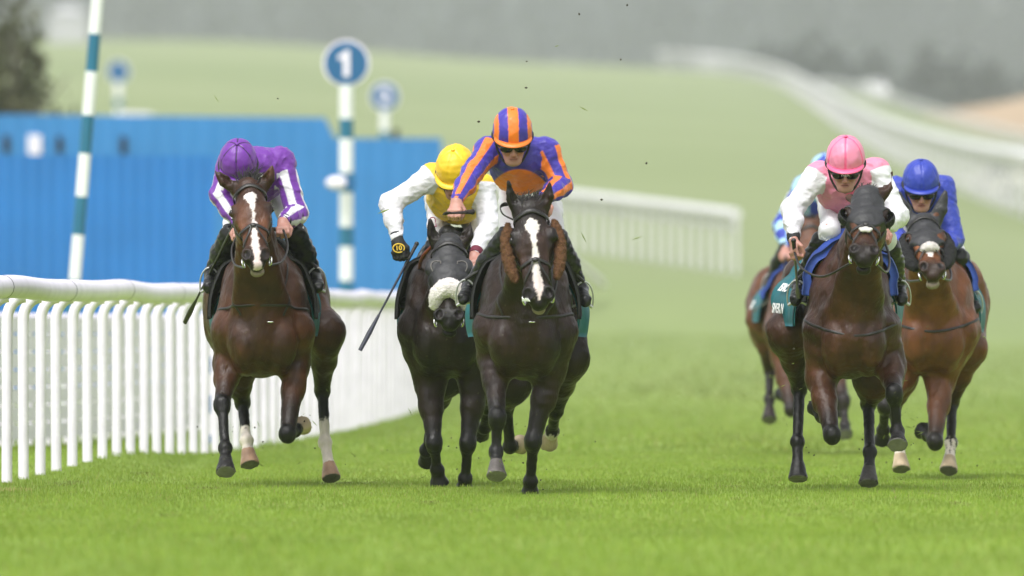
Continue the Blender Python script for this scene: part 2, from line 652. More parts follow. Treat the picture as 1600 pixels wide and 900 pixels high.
# grass blades: one turf object
def grass_patch(n, x_of, d0, d1, hgt, wid, rng):
    d = rng.uniform(d0, d1, n)
    hw = x_of(d)
    x = rng.uniform(-1, 1, n) * hw
    return x, d

def build_grass():
    rng = np.random.default_rng(3)
    Vs, Fs, Cs = [], [], []
    base = 0
    wA, wB, wC, wD = Waves(0.9, 12, 1), Waves(0.28, 12, 2), Waves(5.0, 8, 3), Waves(0.9, 14, 8)
    for (n, d0, d1, h0, w0) in ((240000, 52, 86, 0.021, 0.0032), (60000, 86, 125, 0.032, 0.009), (50000, 34, 52, 0.030, 0.0045), (30000, 125, 180, 0.035, 0.02)):
        d = rng.uniform(d0, d1, n)
        x = rng.uniform(-1, 1, n) * (800 / F_PX * d + 1.0)
        z = ground_z(x, d)
        P = np.stack([x, d * 0.35, np.zeros(n)], 1)
        cl = wA(P); cb = wB(P); cc = wC(P * np.array([1, 0.5, 1])); cd = wD(P * np.array([1, 0.3, 1]))
        h = h0 * (1.0 + 0.20 * cl + 0.12 * cb) * rng.uniform(0.7, 1.25, n)
        h = np.clip(h, 0.012, 0.075)
        shade = rng.uniform(0.86, 1.18, n) * (1 + 0.06 * cl - 0.25 * np.clip(cc - 0.55, 0, 1) + 0.07 * cd - 0.30 * np.clip(cd - 0.7, 0, 0.8))
        yel = rng.uniform(0, 1, n) ** 3 + 0.15 * np.clip(cc, 0, 2)
        g = np.clip((d - 72) / 100, 0, 1)  # greys the blades with distance, to meet the haze-paled ground colour
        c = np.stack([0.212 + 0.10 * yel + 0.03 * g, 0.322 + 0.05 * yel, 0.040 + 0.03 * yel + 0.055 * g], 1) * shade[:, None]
        straw = (((x + 2.96) / 0.24) ** 2 + ((d - 66.2) / 0.45) ** 2 < rng.uniform(0.5, 1.2, n)) & (rng.random(n) < 0.8)
        c[straw] = np.array([0.50, 0.40, 0.19])
        # scattered hoof cuts: shorter, browner grass
        hr = np.random.default_rng(40)
        for _ in range(46):
            hx, hd = hr.uniform(-3.4, 4.2), hr.uniform(56, 100)
            k_ = ((x - hx) / hr.uniform(0.05, 0.13)) ** 2 + ((d - hd) / hr.uniform(0.25, 0.8)) ** 2 < 1
            c[k_] = c[k_] * np.array([0.55, 0.50, 0.6]) + np.array([0.035, 0.02, 0.01]); h[k_] *= 0.55
        dead = rng.random(n) < 0.02
        c[dead] = np.array([0.36, 0.31, 0.14])
        a = rng.uniform(0, 2 * math.pi, n)
        w = w0 * rng.uniform(0.6, 1.3, n)
        dx, dy = np.cos(a) * w / 2, np.sin(a) * w / 2
        la = rng.uniform(0, 2 * math.pi, n); lr = rng.uniform(0.1, 0.75, n) * h
        lx, ly = np.cos(la) * lr, np.sin(la) * lr
        b0 = np.stack([x - dx, d - dy, z - 0.004], 1); b1 = np.stack([x + dx, d + dy, z - 0.004], 1)
        m0 = np.stack([x - dx * .75 + lx * .35, d - dy * .75 + ly * .35, z + h * .6], 1)
        m1 = np.stack([x + dx * .75 + lx * .35, d + dy * .75 + ly * .35, z + h * .6], 1)
        t = np.stack([x + lx, d + ly, z + h], 1)
        V = np.stack([b0, b1, m1, m0, t], 1).reshape(-1, 3)
        i = base + np.arange(n) * 5
        Fq = np.stack([i, i + 1, i + 2, i + 3], 1)
        Ft = np.stack([i + 3, i + 2, i + 4, i + 4], 1)
        base += 5 * n
        C = np.repeat(c, 5, 0)
        Vs.append(V); Fs.append(Fq); Fs.append(Ft); Cs.append(C)
    V = np.concatenate(Vs); C = np.concatenate(Cs)
    tris = np.concatenate([f[:, :3] for f in Fs[1::2]]); quads = np.concatenate(Fs[0::2])
    F = np.concatenate([np.stack([quads[:, 0], quads[:, 1], quads[:, 2]], 1), np.stack([quads[:, 0], quads[:, 2], quads[:, 3]], 1), tris])
    gm = mat('grass_blade', vcol=True, rough=0.6, spec=0.25, noise=0, trans=0.4)
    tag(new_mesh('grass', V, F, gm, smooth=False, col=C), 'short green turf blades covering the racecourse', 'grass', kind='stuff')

build_grass()


# ------------------------------------------------------------------ rails
def path_pts(ctrl, step):
    P = spline(np.array(ctrl, float), 400)
    s = np.concatenate([[0], np.cumsum(np.linalg.norm(np.diff(P, axis=0), axis=1))])
    t = np.arange(0, s[-1], step)
    return np.stack([np.interp(t, s, P[:, k]) for k in range(P.shape[1])], 1)


def on_ground(P):
    return np.column_stack([P[:, 0], P[:, 1], ground_z(P[:, 0], P[:, 1])])


def running_rail():
    ctrl = [(-3.42, 60), (-3.30, 63.5), (-3.05, 68.9), (-2.65, 76.5), (-2.27, 84), (-1.95, 91), (-1.6, 99), (-1.25, 109), (-0.95, 122), (-0.6, 145), (-0.2, 170), (0.3, 186), (0.95, 197), (1.50, 204.5)]
    r = empty('running_rail', (-3.06, 69, 0))
    tag(r, 'white plastic running rail on curved posts nearest the purple rider', 'rail')
    P = on_ground(path_pts(ctrl, 0.35))
    rl = P.copy(); rl[:, 0] += 0.11
    t = np.arange(len(P)) * 0.35
    rl[:, 2] = 1.185 + np.maximum(0, ground_z(P[:, 0] + 1.5, P[:, 1])) + 0.007 * np.sin(t * 0.9 + 0.4) + 0.004 * np.sin(t * 1.63 + 1)
    rl[:, 2] -= 0.85 * np.clip((rl[:, 1] - 193) / 11.5, 0, 1)      # the far end dips to the turf
    MB().tube(rl, 0.070, seg=16).build('rail', M_WHITEPAINT, r)
    for k in range(9, 140, 12):                     # dark seams where lengths of rail join
        c = rl[k]; v = (rl[k + 1] - rl[k]) * 0.03
        MB().tube(np.array([c - v, c, c + v]), 0.0712, seg=16).build('seam', M_DARKSEAM, r)
    near = path_pts(ctrl, 1.09)
    k0 = int(np.argmin(np.abs(near[:, 1] - 68.9)))
    near[:, 1] += 68.9 - near[k0, 1]
    near = near[near[:, 1] < 140]
    far = path_pts(ctrl, 3.0); far = far[(far[:, 1] > 141) & (far[:, 1] < 194)]
    Q = on_ground(np.concatenate([near, far]))[:100]
    a = np.linspace(0, math.pi / 2, 7)
    for i, p in enumerate(Q):
        top = 1.185 - 0.05 + float(max(0, ground_z(p[0] + 1.5, p[1])))
        w = 0.004 * math.sin(i * 2.7)
        arc = [np.array([p[0] + 0.11 - 0.11 * math.cos(x) + w, p[1], top - 0.14 + 0.14 * math.sin(x)]) for x in a]
        pts = np.array([p + [0, 0, -0.04], np.array([p[0] + w, p[1], 0.5])] + arc)
        MB().tube(pts, [0.033, 0.033] + [0.035] * 7, seg=12).build('post', M_WHITEPAINT, r)

running_rail()


def stretch(c):
    return [(x * float(far_d(d)) / d, float(far_d(d))) for (x, d) in c]


def plain_rail(ctrl, step, h, label, rad=0.06, boards=0, name='white_rail', group=None, bz=(0.12, 0.95), m=None):
    m = m or M_WHITEPAINT
    c = np.array(ctrl, float)
    r = empty(name, (c[0][0], c[0][1], float(ground_z(c[0][0], c[0][1]))))
    tag(r, label, 'rail', group)
    P = on_ground(path_pts(ctrl, min(step, 4.0) / 2))
    if len(P) < 2: P = on_ground(c)
    mb = MB().tube(P + [0, 0, h], rad, seg=8); mb.build('rail', m, r)
    Q = on_ground(path_pts(ctrl, step))[:95]
    for p in Q:
        MB().tube(np.array([p + [0, 0, -0.05], p + [0, 0, h - 0.01]]), rad * (0.55 if h < 1.1 else 0.36), seg=7).build('post', m, r)
    if boards:
        mb = MB()
        zs = np.linspace(bz[0], bz[1], boards)
        w = (zs[1] - zs[0]) * (0.44 if h < 1.1 else 0.24) if boards > 1 else 0.06
        n = len(P)
        for z in zs:
            A = P + [0.05, 0.05, z - w]; B = P + [0.05, 0.05, z + w]; A2 = A + [0.02, 0.03, 0]; B2 = B + [0.02, 0.03, 0]
            V = np.concatenate([A, B, A2, B2])
            Fc = []
            for i in range(n - 1):
                Fc += [(i, i + 1, n + i + 1, n + i), (2 * n + i, 3 * n + i, 3 * n + i + 1, 2 * n + i + 1), (n + i, n + i + 1, 3 * n + i + 1, 3 * n + i), (i, 2 * n + i, 2 * n + i + 1, i + 1)]
            mb.add(V, Fc)
        mb.build('board_panel', m, r, smooth=False)
    return r

plain_rail([(-5.0, 76), (-4.5, 81), (-3.95, 87), (-3.4, 94), (-2.7, 104), (-2.1, 116), (-1.6, 132)], 0.6, 1.0,
           'low white slatted fence between the curved posts and the blue screens', rad=0.045, boards=7)
# rail end behind the orange and blue rider, and the long rails that climb the hill
plain_rail([(4.47, 226.5), (2.64, 235), (1.09, 242), (-1.41, 252), (-3.2, 262)], 0.9, 1.2, 'white rail with closely set posts ending on the hillside behind the middle riders', rad=0.11, boards=1, bz=(0.95, 0.98), m=M_RAILGREY)
plain_rail([(14.95, 300), (14.9, 331), (16.7, 424), (18.0, 533), (20.5, 702), (23.9, 925), (24.9, 1070), (22.5, 1140), (18.5, 1150), (14.0, 1140)], 10.0, 1.8,
           'long white rail curving up the hill on the right to the crest', rad=0.20, boards=3, bz=(0.4, 1.35), m=M_RAILGREY)
plain_rail(stretch([(26, 420), (24.5, 500), (22.5, 570), (19.5, 620), (16.5, 650)]), 14.0, 1.3, 'grey white rail along the outer edge beyond the long curving rail', rad=0.12, boards=3, bz=(0.3, 1.0), m=M_RAILGREY)
plain_rail([(-10.5, 330), (-11.6, 336)], 1.0, 1.0, 'small white rail seen above the blue screens near the bush', rad=0.10, boards=3, bz=(0.3, 0.85))


# ------------------------------------------------------------------ striped pole, furlong markers
M_BAND = mat('striped_paint', vcol=True, rough=0.45, noise=0.06, nscale=4)
C_TEALPAINT = (0.012, 0.135, 0.235)
C_WHITE = (0.78, 0.79, 0.80)


def band_tube(a, b, r, cuts, c0, c1, seg=14):
    """tube from a to b whose colour alternates at the given fractions"""
    a, b = np.array(a, float), np.array(b, float)
    mb = MB(); cols = []
    fr = [0] + list(cuts) + [1]
    for i in range(len(fr) - 1):
        mb.tube(np.array([a + (b - a) * fr[i], a + (b - a) * fr[i + 1]]), r, seg=seg)
        cols.append(np.tile(np.array(c1 if i % 2 else c0), (4 * seg, 1)))
    return mb, np.concatenate(cols)


d = 97.0
A = at(97, 499 + F_PX / d, d); B = at(160, -95, d)
ysz = [437, 367, 307, 240, 180, 112, 53, -7, -67]
yb = 499 + F_PX / d
cuts = [(yb - y) / (yb + 95) for y in [720, 660, 600, 540, 497] + ysz]
sp = empty('striped_pole', A)
tag(sp, 'tall leaning white and teal striped pole behind the running rail', 'pole')
mb, cc = band_tube(A, B, 0.052, cuts, C_WHITE, C_TEALPAINT)
mb.build('shaft', M_BAND, sp, col=cc)
MB().tube(np.array([A + [0, 0, -0.05], A + [0, 0, 0.12]]), [0.09, 0.07], seg=14).build('socket', M_WHITEPAINT, sp)

# a short blue and white marker post standing behind the rail
d = 90.0
A = at(332, 499 + F_PX / d, d); B = at(332, 495, d)
mp_ = empty('distance_post', A)
tag(mp_, 'short white post with blue squares behind the rail by the purple rider', 'post')
mb = MB(); w = 0.036
ys_ = [696, 680, 645, 618, 583, 557, 520]
mb.box((-w, -0.02, 0), (w, 0.02, 1.0), c=A)
mb.build('upright', M_WHITEPAINT, mp_, smooth=False)
MBL = mat('marker_blue', (0.03, 0.13, 0.36), rough=0.5, noise=0.06)
for (y0, y1) in ((698, 680), (645, 618), (583, 557), (525, 505)):
    z0, z1 = at(0, y0, d)[2], at(0, y1, d)[2]
    MB().box((-w - 0.003, -0.024, z0), (w + 0.003, 0.0, z1), c=(A[0], A[1], 0)).build('blue_square', MBL, mp_, smooth=False)


def furlong_marker(px, py, rad_px, d, label, num, post_bottom_true=True, white_arm=False):
    c = at(px, py, d)
    R = rad_px / F_PX * d
    base = np.array([c[0], d + 0.06, float(ground_z(c[0], d))])
    o = empty('furlong_marker', base)
    tag(o, label, 'marker', 'numbered furlong markers on striped posts')
    th = np.arange(40) * 2 * math.pi / 40
    def disc(r, y0, y1):
        ring = np.stack([r * np.cos(th), np.zeros(40), r * np.sin(th)], 1)
        V = np.concatenate([c + ring + [0, y0, 0], c + ring + [0, y1, 0]])
        Fc = [tuple(range(40)), tuple(range(79, 39, -1))] + [(i, 40 + i, 40 + (i + 1) % 40, (i + 1) % 40) for i in range(40)]
        return V, Fc
    dblue = mat('sign_blue', (0.010, 0.105, 0.26), rough=0.4, noise=0.05)
    MB().add(*disc(R, 0.0, 0.03)).build('rim', M_WHITEPAINT, o, smooth=False)
    dd = MB().add(*disc(R * 0.90, -0.012, 0.002)).build('disc', dblue, o, smooth=False)
    if num == '1':
        pts = [(-0.12, -0.56), (0.14, -0.56), (0.14, 0.56), (-0.02, 0.56), (-0.12, 0.44), (-0.34, 0.32), (-0.34, 0.12), (-0.12, 0.20)]
        f_ = [c + np.array([x * R, -0.020, z * R]) for x, z in pts]; b_ = [p + np.array([0, 0.006, 0]) for p in f_]
        n_ = len(pts)
        new_mesh('numeral', f_ + b_, [tuple(range(n_)), tuple(range(2 * n_ - 1, n_ - 1, -1))] + [(i, n_ + i, n_ + (i + 1) % n_, (i + 1) % n_) for i in range(n_)], M_WHITEPAINT, dd, smooth=False)
    elif num:
        text_mesh('numeral', num, R * 1.45, M_WHITEPAINT, dd, c + [0, -0.016, 0], (1, 0, 0), (0, 0, 1), depth=0.003, bold=R * 0.05)
    top = c - [0, -0.05, R * 0.9]
    period = 81 / 36 * R
    n = (top[2] - base[2]) / period
    cuts = []
    for i in range(int(n) + 1):
        for f in (0.63, 1.0):
            q = (i + f) / n
            if q < 1: cuts.append(q)
    mb, cc = band_tube(top, base + [0, 0, -0.05], R * 0.3, cuts, C_WHITE, C_TEALPAINT)
    mb.build('post', M_BAND, o, col=cc)
    if white_arm:
        p = at(527, 286, d - 0.2)
        s = Shape().ell(p, (0.135, 0.06, 0.08))
        V, Q = s.mesh(0.02)
        new_mesh('white_box', V, Q, M_WHITEPAINT, o)
        MB().box((0.10, -0.05, -0.06), (0.2, 0.05, 0.06), c=p).build('bracket', dblue, o, smooth=False)
    return o


furlong_marker(541, 99, 37, 124, 'blue disc marked 1 on a striped post behind the yellow rider', '1', white_arm=True)
furlong_marker(601, 151, 23, 196, 'smaller blurred blue disc on a pale post right of the 1 marker', '2')
furlong_marker(185, 112, 18, 325, 'far small blue disc marker above the blue screens beside the leaning pole', '')


# ------------------------------------------------------------------ blue hoardings
M_BLUE1 = mat('blue_screen_paint', (0.010, 0.150, 0.45), rough=0.5, noise=0.10, nscale=1.2)
M_BLUE2 = mat('blue_screen_pale', (0.022, 0.180, 0.45), rough=0.55, noise=0.10, nscale=0.8)
M_DARK = mat('dark_opening', (0.01, 0.01, 0.012), rough=0.8, noise=0)


def hoarding(x0, x1, d, top_l, top_r, m, label, pitch, slots=(), steps=()):
    g = float(ground_z((x0 + x1) / 2, d))
    o = empty('blue_hoarding', ((x0 + x1) / 2, d, g))
    tag(o, label, 'hoarding', 'blue screen walls on the left')
    n = int((x1 - x0) / pitch)
    xs = np.linspace(x0, x1, 2 * n + 1)
    yy = d + np.where(np.arange(2 * n + 1) % 2, 0.018, 0.0)
    zt = np.linspace(top_l, top_r, 2 * n + 1)
    for (xa, zz) in steps: zt = np.where(xs > xa, zz, zt)
    k = len(xs)
    V = np.concatenate([np.stack([xs, yy, np.full(k, g - 0.1)], 1), np.stack([xs, yy, zt], 1), np.stack([xs, yy + 0.06, zt], 1), np.stack([xs, yy + 0.06, np.full(k, g - 0.1)], 1)])
    Fc = []
    for i in range(k - 1):
        for a, b in ((0, 1), (1, 2), (2, 3)):
            Fc.append((a * k + i, a * k + i + 1, b * k + i + 1, b * k + i))
    Fc += [(0, k, 2 * k, 3 * k), (k - 1, 4 * k - 1, 3 * k - 1, 2 * k - 1)]
    new_mesh('screen', V, Fc, m, o, smooth=False)
    for q in np.arange(x0 + 0.2, x1, 2.0):
        MB().box((q - 0.05, d + 0.1, g - 0.1), (q + 0.05, d + 0.2, min(top_l, top_r) - 0.15)).build('prop', M_DARK, o, smooth=False)
    for (px, py, w, h, mm, nm) in slots:
        p = at(px, py, d)
        MB().box((-w / 2, -0.05, -h / 2), (w / 2, -0.004, h / 2), c=p).build(nm, mm, o, smooth=False)
    return o

hoarding(-10.5, -3.45, 132, at(0, 241, 132)[2], at(0, 243, 132)[2], M_BLUE1, 'bright blue corrugated screen wall behind the low fence, the front one', 0.16)
hoarding(-14.0, at(690, 0, 176)[0], 176, at(0, 172, 176)[2], at(0, 186, 176)[2], M_BLUE2, 'taller pale blue screen wall with dark slots, stepping down towards the 1 marker', 0.30,
         slots=[(10, 225, 0.09, 0.27, M_DARK, 'slot'), (93, 226, 0.09, 0.25, M_DARK, 'slot'), (193, 227, 0.09, 0.27, M_DARK, 'slot'), (54, 226, 0.2, 0.30, M_WHITEPAINT, 'white_panel')],
         steps=[(at(510, 0, 176)[0], at(0, 216, 176)[2])])


# ------------------------------------------------------------------ trees
M_LEAF = mat('far_foliage', vcol=True, rough=0.8, spec=0.1, noise=0.0, trans=0.25)
M_BARK = mat('bark', (0.10, 0.085, 0.07), rough=0.9, noise=0.3)


def leaf_cloud(c, r, n, size, rng, colr, clumps=14):
    cc = rng.normal(size=(clumps, 3)); cc /= np.linalg.norm(cc, axis=1)[:, None]
    cc *= rng.uniform(0.25, 0.85, (clumps, 1)); cr = rng.uniform(0.25, 0.48, clumps)
    k = rng.integers(0, clumps, n)
    v = rng.normal(size=(n, 3)); v /= np.linalg.norm(v, axis=1)[:, None]
    P = (cc[k] + v * cr[k][:, None] * rng.uniform(0.6, 1.05, (n, 1))) * np.array(r) + np.array(c)
    a = rng.normal(size=(n, 3)); a /= np.linalg.norm(a, axis=1)[:, None]
    b = np.cross(a, rng.normal(size=(n, 3))); b /= np.linalg.norm(b, axis=1)[:, None]
    s = size * rng.uniform(0.6, 1.4, (n, 1))
    V = np.stack([P - a * s, P + b * s * 0.6, P + a * s, P - b * s * 0.6], 1).reshape(-1, 3)
    i = np.arange(n) * 4
    shade = rng.uniform(0.7, 1.25, clumps)[k] * rng.uniform(0.8, 1.2, n)
    C = np.repeat(np.array(colr) * shade[:, None], 4, 0)
    return V, np.stack([i, i + 1, i + 2, i + 3], 1), C


def branch_tubes(mb, base, h, r, crown_r, rng, n=6):
    mb.tube(np.array([base + [0, 0, -0.2], base + [r * .3, 0, h * .5], base + [0, r * .3, h * 0.9]]), [r, r * .7, r * .25], seg=7)
    for _ in range(n):
        t = rng.uniform(0.35, 0.8); a = rng.uniform(0, 6.28)
        p = base + [0, 0, h * t]
        q = p + np.array([math.cos(a) * crown_r * .7, math.sin(a) * crown_r * .7, h * 0.18])
        mb.tube(np.array([p, (p + q) / 2 + [0, 0, -0.05 * h], q]), [r * .4, r * .25, r * .08], seg=5)


def tree(x, d, h, cr, n, size, colr, label, seed, name='leafy_tree', cat='tree', low=0.35, group=None):
    rng = np.random.default_rng(seed)
    base = np.array([x, d, float(ground_z(x, d))])
    o = empty(name, base)
    tag(o, label, cat, group)
    mb = MB(); branch_tubes(mb, base, h * 0.9, 0.03 * h, cr, rng)
    mb.build('trunk', M_BARK, o)
    V, F, C = leaf_cloud(base + [0, 0, h * (low + 1) / 2], (cr, cr, h * (1 - low) / 2 * 1.1), n, size, rng, colr, 18)
    new_mesh('crown', V, F, M_LEAF, o, smooth=False, col=C)
    return o

tree(at(18, 0, 235)[0], 235, 5.6, 1.75, 1500, 0.13, (0.085, 0.085, 0.045), 'dark bushy tree behind the blue screens at the left edge', 5, low=0.1)
tree(at(-70, 0, 240)[0], 240, 6.2, 1.9, 1300, 0.14, (0.08, 0.085, 0.045), 'dark bushy tree further left, cut off by the edge of the picture', 6, low=0.1)

# the far wood along the skyline: one mass
rng = np.random.default_rng(11)
Vs, Fs, Cs, nb = [], [], [], 0
mbt = MB()
for row, (dd, nt_) in enumerate(((2480, 150), (2600, 150), (2740, 150))):
    for i in range(nt_):
        x = -620 + 1120 * (i + rng.uniform(-.35, .35)) / nt_
        y = dd + rng.uniform(-45, 45)
        px = 800 + F_PX * x / y
        h = rng.uniform(27, 36)
        h *= 1 + 0.3 * float(np.interp(px, [1000, 1250], [0, 1]))
        g = float(ground_z(x, y))
        b = np.array([x, y, g])
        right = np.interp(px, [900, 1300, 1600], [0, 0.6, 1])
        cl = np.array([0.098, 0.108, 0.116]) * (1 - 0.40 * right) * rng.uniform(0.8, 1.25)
        V, F, C = leaf_cloud(b + [0, 0, h * .55], (rng.uniform(5.5, 8.5), 6, h * .5), 430, 1.65, rng, cl, 16)
        Vs.append(V); Fs.append(F + nb); Cs.append(C); nb += len(V)
        mbt.tube(np.array([b + [0, 0, -1], b + [0, 0, h * .5], b + [0, 0, h * .8]]), [0.45, .35, .1], seg=5)
# lower bank of scrub on the right-hand slope below the wood
for i in range(90):
    x = rng.uniform(34, 130); y = rng.uniform(1420, 1560)
    b = np.array([x, y, float(ground_z(x, y))])
    h = rng.uniform(9, 17)
    V, F, C = leaf_cloud(b + [0, 0, h * .5], (5.2, 5, h * .5), 260, 0.8, rng, np.array([0.050, 0.056, 0.050]), 12)
    Vs.append(V); Fs.append(F + nb); Cs.append(C); nb += len(V)
nv = nb
Vt = np.concatenate(mbt.V)
Ft = [tuple(i + nv for i in f) for f in mbt.F]
Vall = np.concatenate(Vs + [Vt])
wd = new_mesh('woodland', Vall, [tuple(f) for f in np.concatenate(Fs)] + Ft, [M_LEAF, M_BARK], smooth=False,
              col=np.concatenate(Cs + [np.full((len(Vt), 3), 0.08)]))
mi = np.zeros(len(wd.data.polygons), np.int32); mi[-len(Ft):] = 1
wd.data.polygons.foreach_set('material_index', mi)
tag(wd, 'hazy grey wood along the skyline', 'woodland', kind='stuff')

# tan earth bank on the far right slope
V, Q = grid_mesh(np.linspace(40, 110, 34), np.linspace(1000, 1240, 24), lambda X, Y: ground_z(X, Y) - 0.3 + 5.5 * np.clip((X - 41) / 14, 0, 1) * np.exp(-((Y - 1140) / 70.0) ** 2))
tag(new_mesh('earth_bank', V, Q, mat('dry_earth', (0.36, 0.25, 0.15), rough=0.95, noise=0.25, nscale=0.3)), kind='structure')


# ------------------------------------------------------------------ far vehicles and marquee
def far_car(x, d, L, W, H, body, label, yaw=0.0, name='parked_car', van=False):
    b = np.array([x, d, float(ground_z(x, d))])
    o = empty(name, b)
    tag(o, label, 'van' if van else 'car')
    c, s = math.cos(yaw), math.sin(yaw)
    R = np.array([[c, -s, 0], [s, c, 0], [0, 0, 1]])
    def prism(prof, w, inset=0.0):
        n = len(prof); V = []
        for sgn in (-1, 1):
            for (l, z) in prof: V.append((sgn * (w / 2 - (inset if z > H * .62 else 0)), l, z))
        F = [tuple(range(n)), tuple(range(2 * n - 1, n - 1, -1))] + [(i, n + i, n + (i + 1) % n, (i + 1) % n) for i in range(n)]
        return np.array(V) @ R.T + b, F
    h = H
    if van: prof = [(-L / 2, .3), (L / 2, .3), (L / 2, h), (-L * .3, h), (-L * .42, h * .62), (-L / 2, h * .5)]
    else: prof = [(-L / 2, .28), (L / 2, .28), (L / 2, h * .58), (L * .4, h * .62), (L * .26, h), (-L * .12, h), (-L * .28, h * .62), (-L / 2, h * .52)]
    MB().add(*prism(prof, W, 0.12)).build('body', mat('car_paint_' + name, body, rough=0.25, noise=0.03), o, smooth=False)
    gl = mat('car_glass', (0.02, 0.025, 0.03), rough=0.08, noise=0)
    MB().box((-W * .4, -L * (.37 if van else .21) - .03, h * .64), (W * .4, -L * (.36 if van else .20), h * .92), R=R, c=b).build('windscreen', gl, o, smooth=False)
    for sx in (-1, 1):
        MB().box((sx * (W / 2 - .02) - .03, -L * .1, h * .64), (sx * (W / 2 - .02) + .03, L * .25, h * .92), R=R, c=b).build('side_window', gl, o, smooth=False)
        MB().box((sx * W * .36 - .12, -L / 2 - .03, h * .38), (sx * W * .36 + .12, -L / 2 + .02, h * .48), R=R, c=b).build('headlight', M_METAL, o, smooth=False)
        for sy in (-.32, .32):
            p = np.array([sx * (W / 2 - .08), sy * L, .31])
            MB().tube(np.array([p - [.1, 0, 0], p + [.1, 0, 0]]) @ R.T + b, .31, seg=14).build('wheel', M_DARK, o)
    return o

far_car(at(1596, 0, 452)[0], 452, 4.2, 1.75, 1.3, (0.74, 0.73, 0.60), 'pale cream car parked by the rail at the right edge', yaw=0.9)
far_car(at(1366, 0, 1180)[0], 1180, 4.8, 1.9, 2.1, (0.75, 0.75, 0.75), 'small white van far off on the crest right of the rail', yaw=0.2, name='white_van', van=True)

def marquee(px0, px1, d, ytop, yeave):
    x0, x1 = at(px0, 0, d)[0], at(px1, 0, d)[0]
    zt, ze = at(0, ytop, d)[2], at(0, yeave, d)[2]
    xm = (x0 + x1) / 2; g = float(ground_z(xm, d))
    o = empty('white_marquee', (xm, d, g))
    tag(o, 'white marquee top showing through the haze above the dark bush', 'marquee')
    w = mat('white_canvas', (0.42, 0.42, 0.43), rough=0.7, noise=0.05)
    MB().box((x0, d, g), (x1, d + 9, ze)).build('wall', w, o, smooth=False)
    V = [(x0 - .2, d - .2, ze), (x1 + .2, d - .2, ze), (x1 + .2, d + 9.2, ze), (x0 - .2, d + 9.2, ze), (xm - .5, d + 4.5, zt), (xm + .5, d + 4.5, zt)]
    new_mesh('roof', V, [(0, 1, 5, 4), (1, 2, 5), (2, 3, 4, 5), (3, 0, 4), (0, 3, 2, 1)], w, o, smooth=False)

marquee(76, 136, 1120, 6, 22)

# haze: one even box of air round the whole scene
hz = bpy.data.materials.new('haze_air')
hz.use_nodes = True
hz.node_tree.nodes.clear()
ho = hz.node_tree.nodes.new('ShaderNodeOutputMaterial')
hv = hz.node_tree.nodes.new('ShaderNodeVolumePrincipled')
hv.inputs['Color'].default_value = (0.94, 0.975, 1.0, 1)
hv.inputs['Density'].default_value = 0.00019
hv.inputs['Anisotropy'].default_value = 0.1
hz.node_tree.links.new(hv.outputs[0], ho.inputs['Volume'])
tag(MB().box((-1600, -60, -1), (1600, 5100, 130)).build('haze', hz, smooth=False), 'thin white mist over the whole course', 'haze', kind='stuff')

# ------------------------------------------------------------------ racehorses
class Head:
    """Frame of a horse's head: s across, t down the face from poll to lips, n out of the face."""
    def __init__(s, poll, nose, roll=0.0, scale=1.0):
        s.P = np.array(poll, float)
        s.t = nrm(np.array(nose) - s.P)
        x = np.array([math.cos(roll), 0, math.sin(roll)])
        s.s = nrm(x - s.t * (x @ s.t))
        s.n = np.cross(s.t, s.s)
        s.k = scale
        s.R = np.column_stack([s.s, s.t, s.n])

    def __call__(s, a, t, n):
        return s.P + s.k * (s.s * a + s.t * t + s.n * n)

    def inv(s, P):
        return ((P - s.P) @ s.R) / s.k


